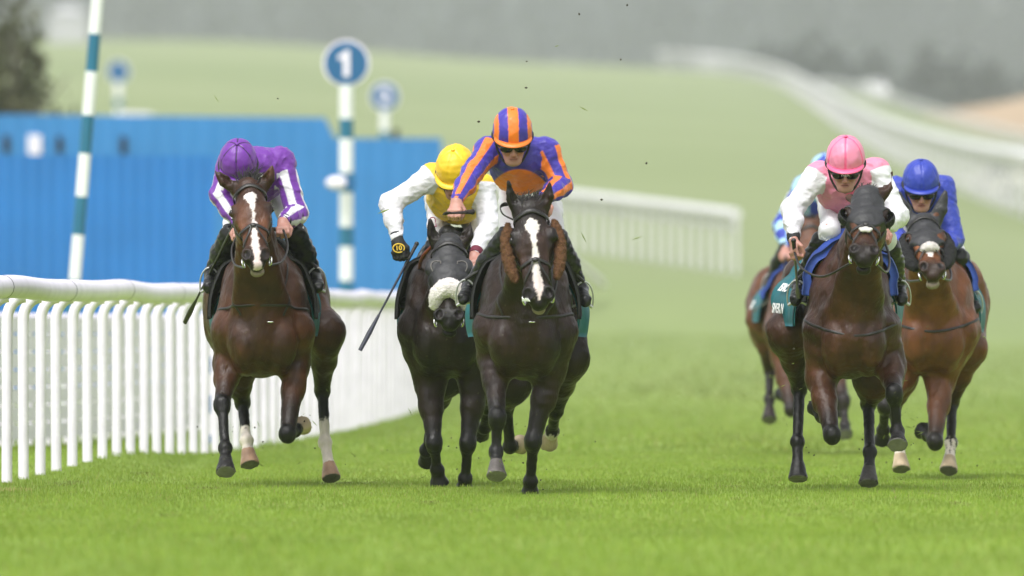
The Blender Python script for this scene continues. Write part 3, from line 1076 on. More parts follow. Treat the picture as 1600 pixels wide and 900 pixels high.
def head_prims(S, H, earL, earR, open_mouth=0.0):
    """earL / earR: tip (s,t,n) in head coordinates."""
    k = H.k
    def wid(t): return float(np.interp(t, [0.0, 0.1, 0.34, 0.5, 0.7], [1.06, 1.15, 1.15, 1.04, 1.04]))
    def ell(c, r, kk=0.02, op='+', tg='head', tilt=None):
        w = wid(c[1]); c = (c[0] * w, c[1], c[2]); r = (r[0] * w, r[1], r[2])
        R = H.R if tilt is None else H.R @ np.array(Matrix.Rotation(tilt[0], 3, tilt[1]))
        S.ell(H(*c), np.array(r) * k, kk, tg, op, R)
    def ec(a, b, ra, rb, kk=0.03, tg='head', op='+'):
        wa, wb = wid(a[1]), wid(b[1])
        a = (a[0] * wa, a[1], a[2]); b = (b[0] * wb, b[1], b[2]); ra = (ra[0] * wa, ra[1]); rb = (rb[0] * wb, rb[1])
        S.ec(H(*a), H(*b), tuple(np.array(ra) * k), tuple(np.array(rb) * k), H.s, kk, tg, op)
    ec((0, 0.02, -0.075), (0, 0.25, -0.07), (0.078, 0.075), (0.096, 0.07), 0.03)          # cranium, forehead
    ec((0, 0.22, -0.055), (0, 0.50, -0.060), (0.078, 0.056), (0.046, 0.052), 0.03)        # nasal bone
    ec((0, 0.18, -0.16), (0, 0.48, -0.13), (0.068, 0.09), (0.040, 0.045), 0.04)           # between the jaws
    for q in (-1, 1):
        ell((q * 0.092, 0.185, -0.050), (0.026, 0.046, 0.028), 0.025)                     # brow over the eye
        ell((q * 0.062, 0.235, -0.165), (0.036, 0.115, 0.092), 0.03)                      # cheek
        ec((q * 0.060, 0.265, -0.045), (q * 0.046, 0.47, -0.062), (0.022, 0.025), (0.016, 0.02), 0.02)  # facial crest
        ell((q * 0.118, 0.200, -0.052), (0.022, 0.030, 0.026), 0.010, '-')                # eye socket
        ell((q * 0.102, 0.200, -0.056), (0.018, 0.022, 0.022), 0.004)                     # eyeball bed
        ell((q * 0.058, 0.165, 0.006), (0.024, 0.035, 0.018), 0.02, '-')                  # hollow above the eye
        ell((q * 0.052, 0.535, -0.040), (0.034, 0.050, 0.040), 0.02)                      # nostril flare
        ell((q * 0.057, 0.548, -0.010), (0.024, 0.031, 0.032), 0.010, '-', 'nostril')
    ell((0, 0.545, -0.070), (0.060, 0.060, 0.055), 0.03)                                  # muzzle
    ell((0, 0.592, -0.075), (0.044, 0.034, 0.046), 0.015)                                 # upper lip
    ell((0, 0.590 + open_mouth, -0.140), (0.042, 0.034, 0.036), 0.012)                    # chin
    ell((0, 0.618, -0.112), (0.060, 0.03, 0.010 + open_mouth * .3), 0.008, '-', 'mouth')
    for q, tip in ((-1, earL), (1, earR)):
        base = np.array([q * 0.066, 0.035, -0.080]); tip = np.array(tip, float)
        mid = base * 0.5 + tip * 0.5 + np.array([q * 0.012, 0, 0.006])
        S.ec(H(*base), H(*mid), (0.034 * k, 0.026 * k), (0.037 * k, 0.022 * k), H.s, 0.03, 'ear')
        S.ec(H(*mid), H(*tip), (0.037 * k, 0.022 * k), (0.006 * k, 0.005 * k), H.s, 0.006, 'ear')
        i0 = base * 0.62 + tip * 0.38 + np.array([0, 0, 0.030]); i1 = base * 0.12 + tip * 0.88 + np.array([0, 0, 0.010])
        S.ec(H(*i0), H(*i1), (0.019 * k, 0.022 * k), (0.003 * k, 0.006 * k), H.s, 0.006, 'earhole', '-')


def make_horse(key, D, cx, poll, nose, ears, legs, coat, label, rump_px=None, lift=0.0, roll=0.0, marks='none', h=0.0078,
               girth=1.0, seed=1, hood=None, rump_g=0.98, mane_dir=0.3, dapple=0.0):
    """poll/nose: (px, py, u) with u metres ahead of the withers. legs: list of (kind, four (px,py,u) joints, sock, hoof colour)."""
    X0 = (cx - 800) / F_PX * D
    yaw = 0.0 if rump_px is None else ((rump_px - 800) / F_PX * (D + 1.1) - X0) / 1.3

    def T(x, u, z):
        g = girth + (rump_g - girth) * min(1.0, max(0.0, (-u - 0.35) / 0.5))
        return np.array([X0 + x * g - yaw * (u - 0.2), D - u, z + lift])

    def J(p):
        return at(p[0], p[1], D - p[2])

    S = Shape()
    E = lambda c, r, k=0.08, tg='body', op='+', R=None: S.ell(T(*c), np.array(r) * np.array([girth + (rump_g - girth) * min(1.0, max(0.0, (-c[1] - 0.35) / 0.5)), 1, 1]), k, tg, op, R)
    E((0, -0.42, 1.01), (0.270, 0.66, 0.315), 0.1)
    E((0, -0.42, 1.20), (0.150, 0.60, 0.245), 0.12)
    E((0, 0.02, 1.00), (0.225, 0.38, 0.325), 0.12)
    E((0, 0.16, 0.90), (0.20, 0.30, 0.235), 0.1)
    E((0, -0.86, 1.16), (0.255, 0.40, 0.25), 0.12)
    E((0, -1.14, 1.16), (0.300, 0.36, 0.300), 0.12)
    S.ec(T(0, -0.02, 1.38), T(0, -0.42, 1.36), (0.07, 0.08), (0.08, 0.07), (1, 0, 0), 0.14, 'body')
    for q in (-1, 1):
        E((q * 0.175, 0.10, 1.04), (0.095, 0.20, 0.29), 0.045, R=np.array(Matrix.Rotation(-0.35, 3, 'X')))      # shoulder blade
        E((q * 0.208, 0.20, 0.935), (0.083, 0.135, 0.125), 0.022)                   # point of shoulder
        E((q * 0.112, 0.325, 0.87), (0.106, 0.125, 0.165), 0.012)                  # breast muscle
        E((q * 0.095, 0.235, 0.765), (0.090, 0.13, 0.105), 0.02)
        E((q * 0.19, -1.16, 1.04), (0.155, 0.27, 0.30), 0.08)
        E((q * 0.20, -0.93, 1.24), (0.105, 0.14, 0.12), 0.10)                       # quarters
    pollw, nosew = J(poll), J(nose)
    L = np.linalg.norm(nosew - pollw)
    H = Head(pollw, nosew, roll, L / 0.62)
    # neck
    nb = T(0, 0.02, 1.17)
    behind = H(0, 0.07, -0.17)
    S.ec(nb, nb * 0.45 + behind * 0.55, (0.185 * girth, 0.27), (0.105, 0.165), (1, 0, 0), 0.12, 'neck')
    S.ec(nb * 0.45 + behind * 0.55, behind, (0.105, 0.165), (0.080, 0.115), (1, 0, 0), 0.06, 'neck')
    S.rc(T(0, 0.32, 1.02), H(0, 0.16, -0.24), 0.085, 0.052, 0.09, 'neck')          # windpipe line
    for q in (-1, 1):
        S.rc(T(q * 0.12, 0.30, 1.00), H(q * 0.055, 0.17, -0.20), 0.07, 0.035, 0.06, 'neck')
    tips = []
    for e_ in ears:
        w = H.inv(at(e_[0], e_[1], D - poll[2] + (e_[2] if len(e_) > 2 else 0.03)))
        tips.append(w)
    head_prims(S, H, tips[0], tips[1])
    # legs
    feet = []
    for li, (kind, js, sock, hoofc) in enumerate(legs):
        e, kn, fe, ho = [J(p) for p in js]
        q = -1 if kind[1] == 'l' else 1                                            # side in the picture
        tg = 'leg%d' % li
        if kind[0] == 'f':
            sh = T(q * 0.185, 0.17, 0.93)
            S.rc(sh, e, 0.125, 0.088, 0.06, tg + 'a')
            m = e * 0.6 + kn * 0.4
            S.rc(e, m, 0.086, 0.066, 0.05, tg + 'a')
            S.rc(m, kn, 0.064, 0.044, 0.03, tg + 'a')
            out = np.array([q, 0, 0])
            S.ell(e * 0.72 + kn * 0.28 + out * 0.028 + [0, -0.02, 0], (0.045, 0.05, 0.115), 0.03, tg + 'a')      # forearm muscle
            S.ell(kn + [0, -0.008, 0], (0.053, 0.052, 0.060), 0.015, tg + 'k')
            S.ell(kn + nrm(fe - kn) * 0.035, (0.047, 0.045, 0.04), 0.015, tg + 'k')
            back = np.array([0, 1, 0]) - nrm(fe - kn) * (nrm(fe - kn)[1])
            S.rc(kn, fe, 0.033, 0.028, 0.018, tg + 'c')
            S.rc(kn + nrm(back) * 0.022, fe + nrm(back) * 0.024, 0.022, 0.020, 0.015, tg + 'c')
        else:
            hp = T(q * 0.165, -1.02, 1.10)
            S.rc(hp, e, 0.17, 0.125, 0.08, tg + 'a')
            m = e * 0.5 + kn * 0.5
            S.rc(e, m, 0.115, 0.078, 0.06, tg + 'a')
            S.rc(m, kn, 0.076, 0.044, 0.03, tg + 'a')
            S.ell(kn + [0, 0.012, 0], (0.049, 0.060, 0.066), 0.018, tg + 'k')
            S.rc(kn + [0, 0.035, 0.02], m + [0, 0.10, 0], 0.022, 0.026, 0.03, tg + 'a')                          # hamstring tendon
            S.rc(kn, fe, 0.035, 0.030, 0.018, tg + 'c')
            S.rc(kn + [0, 0.028, 0], fe + [0, 0.022, 0], 0.022, 0.021, 0.015, tg + 'c')
        ax = nrm(ho - fe)
        S.ell(fe, (0.045, 0.048, 0.046), 0.014, tg + 'c')
        hl_ = min(0.085, np.linalg.norm(ho - fe) * 0.55)
        pa = ho - ax * (hl_ + 0.008)
        S.rc(fe, pa, 0.032, 0.033, 0.012, tg + 'p')
        S.rc(pa - ax * 0.008, pa + ax * 0.006, 0.037, 0.041, 0.008, tg + 'p')
        S.hoof(ho - ax * hl_, ho, 0.042, 0.061, 0.003, tg + 'h')
        feet.append((fe, ho, pa))

    wv = Waves(0.16, 12, seed); wv2 = Waves(0.05, 10, seed + 50)
    V, Q = S.mesh(h, noise=lambda P: 0.0048 * wv(P) * np.clip((P[:, 2] - 0.5) / 0.3, 0, 1) + 0.0014 * wv2(P))
    # ---- coat colours
    idx, _ = S.nearest(V)
    tags = np.array([p.tag for p in S.P])[idx]
    base, dark, red = [np.array(c) for c in coat]
    C = np.tile(base, (len(V), 1))
    n1 = Waves(0.35, 12, seed + 9)(V)[:, None]; n2 = Waves(0.11, 12, seed + 3)(V)[:, None]
    n1 = np.clip(n1 * 0.5 + 0.5, 0, 1)
    C = C * (1 - 0.55 * n1) + red * 0.55 * n1
    C *= 1 + 0.16 * n2
    if dapple:
        C *= 1 + dapple * Waves(0.045, 14, seed + 77)(V)[:, None] * np.clip((D + 0.4 - 0 * V[:, :1] <= V[:, 1:2]) * 1.0, 0, 1)
    hc = H.inv(V)
    is_head = np.array([t in ('head', 'ear', 'nostril') for t in tags])
    # dark muzzle
    mz = np.clip((hc[:, 1] - 0.44) / 0.10, 0, 1) * is_head
    C = C * (1 - 0.85 * mz[:, None]) + dark * 0.85 * mz[:, None]
    # warmer cheeks, dark eye surround
    ey = np.exp(-(((np.abs(hc[:, 0]) - 0.115) / 0.03) ** 2 + ((hc[:, 1] - 0.205) / 0.05) ** 2)) * is_head
    C = C * (1 - 0.7 * ey[:, None]) + dark * 0.7 * ey[:, None]
    wm = np.exp(-(((np.abs(hc[:, 0]) - 0.07) / 0.035) ** 2 + ((hc[:, 1] - 0.33) / 0.08) ** 2)) * is_head
    C = C + red * 0.5 * wm[:, None]
    # black points on the legs
    for li, (kind, js, sock, hoofc) in enumerate(legs):
        fe, ho, pa = feet[li]
        e, kn = J(js[0]), J(js[1])
        up = np.array([t == 'leg%da' % li for t in tags])
        f = np.clip((((V - e) @ (kn - e)) / ((kn - e) @ (kn - e)) - 0.35) / 0.5, 0, 1)
        f = (f * up)[:, None]
        C = C * (1 - 0.85 * f) + dark * 0.85 * f
        low = np.array([t in ('leg%dk' % li, 'leg%dc' % li, 'leg%dp' % li) for t in tags])
        C[low] = dark * (1 + 0.15 * n2[low])
        if sock > 0:
            # white sock: measured up the lower leg from the hoof
            sel = np.array([t in ('leg%dc' % li, 'leg%dp' % li, 'leg%dk' % li) for t in tags])
            q = np.where(((V - fe) @ nrm(kn - fe)) > 0, ((V - fe) @ nrm(kn - fe)), -0.02) + 0.10
            edge = sock + 0.018 * Waves(0.03, 8, li)(V)
            w = np.clip((edge - q) / 0.015, 0, 1) * sel
            C = C * (1 - w[:, None]) + np.array([0.68, 0.61, 0.54]) * w[:, None]
            pk = np.exp(-(q / 0.05) ** 2) * w
            C = C * (1 - 0.35 * pk[:, None]) + np.array([0.52, 0.33, 0.26]) * 0.35 * pk[:, None]
        hf = np.array([t == 'leg%dh' % li for t in tags])
        C[hf] = np.array(hoofc) * (1 + 0.2 * n2[hf])
        rim = hf & (((V - ho) @ nrm(ho - pa)) > -0.003)
        C[rim] = np.array((0.16, 0.15, 0.145))
    # ears darker towards the tip
    er = np.array([t == 'ear' for t in tags]); C[er] = C[er] * 0.75
    # white face markings
    s_, t_ = hc[:, 0] + 0.004 * Waves(0.02, 8, 5)(V), hc[:, 1] + 0.006 * Waves(0.025, 8, 6)(V)
    front = is_head & (hc[:, 2] > -0.075)
    def blaze(rows):
        tt = [r[0] for r in rows]
        c = np.interp(t_, tt, [r[1] for r in rows]); w = np.interp(t_, tt, [r[2] for r in rows])
        return np.clip((w - np.abs(s_ - c)) / 0.006, 0, 1) * front * (t_ > tt[0]) * (t_ < tt[-1])
    if marks == 'blaze_long':
        w = blaze([(0.105, 0.0, 0.03), (0.13, 0.0, 0.043), (0.17, 0.004, 0.026), (0.24, 0.008, 0.012), (0.30, 0.006, 0.010), (0.335, 0.004, 0.025), (0.35, 0.0, 0.016), (0.40, 0.002, 0.018), (0.48, 0.0, 0.026), (0.57, 0.004, 0.020), (0.60, 0.004, 0.028), (0.66, 0, 0.03)])
    elif marks == 'blaze_wide':
        w = blaze([(0.095, 0.0, 0.012), (0.13, 0.0, 0.045), (0.155, 0.004, 0.042), (0.20, 0.002, 0.018), (0.30, 0.004, 0.018), (0.36, 0.0, 0.024), (0.42, 0, 0.024), (0.46, 0.004, 0.030), (0.52, 0.006, 0.026), (0.575, 0.008, 0.008)])
    elif marks == 'snip':
        w = blaze([(0.36, 0.0, 0.012), (0.40, 0.0, 0.03), (0.44, 0.0, 0.02), (0.46, 0, 0.0)])
    else:
        w = np.zeros(len(V))
    C = C * (1 - w[:, None]) + np.array([0.66, 0.60, 0.57]) * w[:, None]
    if marks in ('blaze_long', 'blaze_wide'):
        pk = np.clip((t_ - 0.43) / 0.08, 0, 1) * w
        C = C * (1 - 0.4 * pk[:, None]) + np.array([0.55, 0.36, 0.33]) * 0.4 * pk[:, None]
    # nostril and mouth linings, pale lower lip
    dn = np.minimum.reduce([np.linalg.norm((hc - np.array([q * 0.056, 0.548, -0.018])) / np.array([0.020, 0.026, 0.020]), axis=1) for q in (-1, 1)])
    nn = np.clip((1.25 - dn) / 0.3, 0, 1)[:, None] * is_head[:, None]
    C = C * (1 - nn) + np.array([0.012, 0.009, 0.009]) * nn
    lip = is_head & (hc[:, 1] > 0.575) & (hc[:, 2] < -0.112)
    if marks != 'none':
        C[lip] = np.array([0.24, 0.19, 0.15])
    rs = np.random.default_rng(seed + 300)
    mud = (rs.random(len(V)) < 0.004) & (V[:, 2] < 1.15) & (V[:, 1] < D + 0.2)
    C[mud] = C[mud] * 0.4 + np.array([0.075, 0.070, 0.035]) * rs.uniform(0.4, 1.0, (mud.sum(), 1))
    o = new_mesh('racehorse', V, Q, M_COAT, origin=T(0, -0.4, -lift), col=np.clip(C, 0, 1))
    tag(o, label, 'horse', 'racehorses galloping towards the camera')
    ctx = dict(S=S, H=H, T=T, J=J, D=D, o=o, X0=X0, yaw=yaw, key=key, feet=feet)
    # eyes
    for q in (-1, 1):
        c = H(q * 0.1195, 0.200, -0.054)
        sh = Shape().ell(c, np.array((0.014, 0.021, 0.020)) * H.k, R=H.R)
        Ve, Qe = sh.mesh(0.004)
        new_mesh('eye', Ve, Qe, M_EYE, o)
    # mane along the crest and a tuft between the ears
    hairs(ctx, mane_dir, seed)
    tail(ctx, seed)
    return ctx


def hairs(ctx, mdir, seed):
    rng = np.random.default_rng(seed + 100)
    H, T, S, o = ctx['H'], ctx['T'], ctx['S'], ctx['o']
    mb = MB()
    nt, nc = 560, 260
    f = rng.uniform(0, 1, nc)[:, None]
    crest = T(0, 0.0, 1.44) * (1 - f) + H(0, 0.0, -0.12) * f + np.array([0, 0, 0.05])
    crest, _ = S.project(crest, -0.004, it=4)
    for i in range(nt + nc):
        tuft = i < nt
        if tuft:
            x0 = rng.uniform(-0.045, 0.045)
            b = H(x0, rng.uniform(-0.03, 0.06), rng.uniform(-0.10, -0.02))
            up = -H.t * rng.uniform(0.5, 1.0) + H.s * (rng.normal(mdir * 0.6, 0.22) + x0 * 7) + H.n * rng.uniform(-0.5, 0.25)
            ln = rng.uniform(0.04, 0.105) * (0.6 if ctx['key'] in 'KYB' else 1.4 if ctx['key'] == 'P' else 1) * (1.5 if rng.random() < 0.03 else 1)
        else:
            b = crest[i - nt]
            up = np.array([rng.normal(mdir, 0.3), rng.uniform(0.3, 0.9), rng.uniform(0.2, 0.8)])
            ln = rng.uniform(0.06, 0.12)
        up = nrm(up)
        cc = b + up * ln * 0.55 + rng.normal(size=3) * 0.005
        e = b + up * ln * 0.9 + (H.s * mdir * 0.6 + np.array([0, 0.3, -0.25])) * ln * 0.5 + rng.normal(size=3) * 0.006
        w = rng.uniform(0.7, 1.2)
        mb.tube(np.array([b, cc, e]), [0.0030 * w, 0.0026 * w, 0.0005], seg=3, cap=False)
    mb.build('mane', M_HAIR, o)


def tail(ctx, seed):
    rng = np.random.default_rng(seed + 200)
    T, o = ctx['T'], ctx['o']
    mb = MB()
    for i in range(70):
        b = T(rng.uniform(-.03, .03), -1.42, 1.30 + rng.uniform(-.03, .03))
        sx = rng.normal(0, 0.035)
        P = [b, T(sx * .4, -1.70, 1.30 + rng.uniform(-.05, .05)), T(sx, -2.05, 1.12 + rng.normal(0, .08)), T(sx * 1.5, -2.35, 0.92 + rng.normal(0, .1))]
        mb.tube(spline(P, 8), np.linspace(0.012, 0.002, 8), seg=4, cap=False)
    mb.build('tail', M_HAIR, o)


# ------------------------------------------------------------------ tack
def strap(ctx, pts, w, name, m=None, par=None, off=0.004, n=36, only=None, head=True):
    H = ctx['H']
    P = [H(*p) if head else p for p in pts]
    return ribbon(ctx['S'], P, w, name, m or M_LEATHER, par or ctx['o'], off=off, n=n, only=only)


def bridle(ctx, noseband=True, cross=True, ring=True, m=None, off=0.004, browband=True):
    H, o, S = ctx['H'], ctx['o'], ctx['S']
    hd = lambda t: t == 'head'
    m = m or M_LEATHER
    br = None
    if browband:
        br = strap(ctx, [(-0.10, 0.09, -0.10), (-0.085, 0.075, -0.03), (-0.04, 0.055, 0.02), (0, 0.05, 0.03), (0.04, 0.055, 0.02), (0.085, 0.075, -0.03), (0.10, 0.09, -0.10)], 0.026, 'bridle', m, off=off + .003, only=hd)
    else:
        br = strap(ctx, [(-0.09, 0.04, -0.12), (-0.07, -0.01, -0.10), (0, -0.03, -0.07), (0.07, -0.01, -0.10), (0.09, 0.04, -0.12)], 0.024, 'bridle', m, off=off + .003, only=hd)
    for q in (-1, 1):
        strap(ctx, [(q * 0.10, 0.09, -0.10), (q * 0.105, 0.2, -0.11), (q * 0.10, 0.34, -0.11), (q * 0.07, 0.46, -0.10), (q * 0.065, 0.53, -0.105)], 0.020, 'cheek_strap', m, br, off=off + .002, only=hd)
        if ring:
            c = H(q * 0.080, 0.545, -0.105)
            a = np.linspace(0, 2 * math.pi, 19)
            P = np.array([c + (H.t * math.cos(x) + (H.n * 0.8 + H.s * q * 0.3) * math.sin(x)) * 0.025 for x in a])
            MB().tube(P, 0.0055, seg=7, cap=False).build('bit_ring', M_METAL, br)
    if noseband:
        nb = strap(ctx, [(-0.09, 0.40, -0.13), (-0.075, 0.375, -0.06), (-0.03, 0.35, 0.01), (0, 0.345, 0.02), (0.03, 0.35, 0.01), (0.075, 0.375, -0.06), (0.09, 0.40, -0.13)], 0.020, 'noseband', m, br, off=off + .003, only=hd)
        if cross:
            for q in (-1, 1):
                strap(ctx, [(q * 0.015, 0.35, 0.02), (q * 0.035, 0.40, 0.0), (q * 0.06, 0.46, -0.05), (q * 0.055, 0.52, -0.11)], 0.013, 'cross_strap', m, nb, off=off + .004, only=hd)
            c = S.project(np.array([H(0, 0.348, 0.02)]), 0.008)[0][0]
            Vb, Qb = Shape().ell(c, np.array((0.020, 0.016, 0.010)) * H.k, R=H.R).mesh(0.004)
            new_mesh('noseband_pad', Vb, Qb, m, nb)
    ctx['bridle'] = br
    return br


def reins(ctx, hands, slack=0.06):
    """one rein each side from the bit ring to the rider's hand"""
    H, o = ctx['H'], ctx['o']
    for q, hnd in zip((-1, 1), hands):
        if hnd is None: continue
        a = H(q * 0.080, 0.560, -0.125); b = np.array(hnd)
        m1 = a * 0.66 + b * 0.34 + np.array([q * 0.045, 0, -slack]); m2 = a * 0.3 + b * 0.7 + np.array([q * 0.05, 0, -slack * 0.8])
        MB().tube(spline([a, m1, m2, b], 24), 0.0075, seg=6).build('rein', M_LEATHER, ctx['bridle'])
    

def rein_loop(ctx, q, hand, drop=0.10):
    H = ctx['H']
    b = np.array(hand)
    P = [b + [q * .02, 0, .02], b + [q * 0.10, -0.02, -0.02], b + [q * 0.13, 0, -0.10], b + [q * 0.06, 0, -drop - 0.06], b + [-q * 0.01, 0.02, -0.04]]
    MB().tube(spline(P, 22), 0.010, seg=6).build('rein', M_LEATHER, ctx['bridle'])


def breastgirth(ctx, sag=0.0, m=None, par=None):
    T = ctx['T']
    bd = lambda t: t in ('body', 'neck')
    pts = [T(-0.30, -0.12, 1.02), T(-0.29, 0.15, 1.02 - sag * .4), T(-0.18, 0.40, 1.0 - sag * .8), T(0, 0.46, 0.985 - sag), T(0.18, 0.40, 1.0 - sag * .8), T(0.29, 0.15, 1.02 - sag * .4), T(0.30, -0.12, 1.02)]
    o = ribbon(ctx['S'], pts, 0.016, 'breast_strap', m or M_LEATHER, ctx['o'], off=0.004, n=60)
    return o


def martingale(ctx):
    """two thin straps down the sides of the neck with small steel ends"""
    T, H = ctx['T'], ctx['H']
    for q in (-1, 1):
        P = [T(q * 0.16, 0.20, 1.34), T(q * 0.17, 0.35, 1.18), T(q * 0.14, 0.44, 1.02)]
        ribbon(ctx['S'], P, 0.014, 'neck_strap', M_LEATHER, ctx['o'], off=0.004, n=20)
    c = ctx['S'].project(np.array([T(0.05, 0.46, 0.985)]), 0.008)[0][0]
    V, Q = Shape().ell(c, (0.022, 0.008, 0.007)).mesh(0.004)
    new_mesh('strap_buckle', V, Q, M_METAL, ctx['o'])


def drape(ctx, u0, u1, zlow, name, m, parent, off, flare=0.0, uflare=0.0, thick=0.012, nu=16, na=40, zl2=None, fold=0.006, seed=0):
    """A cloth laid over the back: sampled over the trunk surface, hanging free below."""
    T, S = ctx['T'], ctx['S']
    only = lambda t: t in ('body',)
    us = np.linspace(u0, u1, nu)
    av = np.linspace(-1, 1, na)
    s = np.abs(av); q = np.where(av >= 0, 1.0, -1.0)
    def march(P, d, lim=9.0):
        for _ in range(12):
            e = S.eval(P, only) - off
            P = P + d * np.clip(e * 0.9, -lim, lim)[:, None]
        return P
    dz = T(0, 0, 0)[2]
    cen = np.array([T(0, u, 1.16) for u in us])
    ang = np.minimum(s, 0.45) / 0.45 * 1.25
    dirs = np.stack([np.sin(ang) * q, 0 * ang, np.cos(ang)], 1)
    Pt = (cen[:, None, :] + dirs[None] * 0.55).reshape(-1, 3)
    Dt = np.tile(-dirs, (nu, 1))
    Pt = march(Pt, Dt).reshape(nu, na, 3)
    f = np.clip((s - 0.45) / 0.55, 0, 1)
    zl = np.full(nu, zlow) if zl2 is None else zlow + (zl2 - zlow) * (us - u0) / (u1 - u0)
    zz = Pt[:, :, 2] * (1 - f) + (zl[:, None] + dz) * f
    Ps = np.stack([cen[:, None, 0] + q * 0.55, np.repeat(cen[:, 1:2], na, 1), zz], -1).reshape(-1, 3)
    Dl = np.tile(np.stack([-q, 0 * q, 0 * q], 1), (nu, 1))
    Ps = march(Ps, Dl, 0.1).reshape(nu, na, 3)
    fu = np.clip((u0 - us) / (u0 - u1), 0, 1)[:, None] if uflare else 1.0      # flares towards the back
    pr = 1 - (1 - np.clip(f * 1.6, 0, 1)) ** 2                              # stands off early, then hangs straight
    Ps[:, :, 0] += q * flare * pr * (0.55 + 0.7 * fu if uflare else 1.0)
    Ps[:, :, 1] += uflare * f
    V = np.where((s < 0.45)[None, :, None], Pt, Ps)
    V = V.reshape(-1, 3)
    wv = Waves(0.16, 8, seed + 21, (1, 1, 0.3))
    n2 = len(V)
    i = np.arange(n2).reshape(nu, na)
    Q = np.stack([i[:-1, :-1], i[:-1, 1:], i[1:, 1:], i[1:, :-1]], -1).reshape(-1, 4)
    tmp = V.reshape(nu, na, 3)
    du = np.gradient(tmp, axis=0); da = np.gradient(tmp, axis=1)
    N = np.cross(du, da); N /= np.maximum(1e-9, np.linalg.norm(N, axis=2))[..., None]
    cen = np.array([T(0, u, 1.1) for u in us])[:, None, :]
    N *= np.sign(((tmp - cen) * N).sum(2))[..., None]
    out = (tmp + N * (fold * wv(V).reshape(nu, na)[..., None] + fold)).reshape(-1, 3)
    inn = out - N.reshape(-1, 3) * thick
    Vall = np.concatenate([out, inn])
    F = [tuple(f) for f in Q] + [tuple(f[::-1] + n2) for f in Q]
    rim = list(i[0, :]) + list(i[1:, -1]) + list(i[-1, ::-1][1:]) + list(i[::-1, 0][1:])
    for a, b in zip(rim[:-1], rim[1:]):
        F.append((a, b, b + n2, a + n2))
    ob = new_mesh(name, Vall, F, m, parent)
    return ob, out.reshape(nu, na, 3), N


def saddlery(ctx, pad_mat=None, cloth_low=0.93, pad_low=1.0, cloth_flare=0.06, pad_u=(0.02, -0.40), cloth_u=(-0.14, -0.66), m=None, pad_off=0.040, pad_thick=0.02, pad_flare=0.02):
    cl, P, N = drape(ctx, cloth_u[0], cloth_u[1], cloth_low, 'saddle_cloth', m or M_TEAL, ctx['o'], 0.014, flare=cloth_flare, uflare=0.02, seed=1)
    pd, _, _ = drape(ctx, pad_u[0], pad_u[1], pad_low, 'saddle_pad', pad_mat or M_BLACKCLOTH, ctx['o'], pad_off, flare=pad_flare, seed=2, zl2=pad_low + 0.05, thick=pad_thick)
    T, S = ctx['T'], ctx['S']
    # saddle: small racing seat
    s = Shape()
    z0 = 1.49
    s.ell(T(0, -0.28, z0), (0.12, 0.22, 0.045), 0.04).rc(T(0, -0.08, z0 + .03), T(0, -0.16, z0 + .02), 0.05, 0.04, 0.05).rc(T(-0.11, -0.47, z0 + .03), T(0.11, -0.47, z0 + .03), 0.035, 0.035, 0.05)
    V, Q = s.mesh(0.012)
    sd = new_mesh('saddle', V, Q, M_LEATHER, ctx['o'])
    g = ribbon(S, [T(-0.31, -0.22, 1.2), T(-0.31, -0.22, 1.0), T(-0.2, -0.22, 0.75), T(0, -0.22, 0.66), T(0.2, -0.22, 0.75), T(0.31, -0.22, 1.0), T(0.31, -0.22, 1.2)], 0.08, 'girth', M_LEATHER, ctx['o'], off=0.004, n=50, thick=0.12)
    ctx['cloth'] = (cl, P, N)
    return sd


def hood_shell(ctx, t_end=0.345, ears=False, off=0.009, eye_r=0.034, neck=0.10):
    """Cloth hood over the head with round eye holes; stops at t_end down the face."""
    H, S = ctx['H'], ctx['S']
    only = (lambda t: t in ('head', 'ear', 'earhole', 'neck')) if ears else (lambda t: t in ('head', 'neck'))
    wv = Waves(0.05, 10, 31, (0.4, 1, 1))
    def clip(P):
        q = H.inv(P)
        curve = t_end - 0.06 * np.clip(np.abs(q[:, 0]) / 0.09, 0, 1.2) ** 2 + 0.11 * np.clip((-q[:, 2] - 0.10) / 0.1, 0, 1.5) * 0
        d = q[:, 1] - curve
        d = np.maximum(d, -0.20 - q[:, 1])
        d = np.maximum(d, -0.285 - q[:, 2])
        for s in ((-1, 1) if eye_r > 0 else ()):
            e = np.sqrt(((q[:, 0] - s * 0.130) / 1.1) ** 2 + (q[:, 1] - 0.205) ** 2 + ((q[:, 2] + 0.045) / 1.2) ** 2) - eye_r
            d = np.maximum(d, -e)
        return d * H.k
    V, Q = S.mesh(0.0075, off=off, noise=lambda P: 0.0022 * wv(P), clip=clip, only=only)
    o = new_mesh('hood', V, Q, M_HOOD, ctx['o'])
    return o


def blinker_cups(ctx, par, r=0.056, open_n=-0.01):
    H = ctx['H']
    for q in (-1, 1):
        c = np.array([q * 0.118, 0.215, -0.055])
        S = Shape().ell(H(*c), np.array((0.052, r, 0.062)) * H.k, R=H.R)
        def clip(P, c=c, q=q):
            w = H.inv(P)
            inner = np.sqrt(((w[:, 0] - c[0]) / 0.045) ** 2 + ((w[:, 1] - c[1]) / (r - .008)) ** 2 + ((w[:, 2] - c[2]) / 0.056) ** 2) - 1
            d = -inner * 0.055
            d = np.maximum(d, (w[:, 2] - c[2] - 0.004 - (w[:, 0] * q - 0.10) * 0.55))
            return d
        V, Q = S.mesh(0.006, clip=clip)
        new_mesh('blinker', V, Q, M_BLACKCLOTH, par)


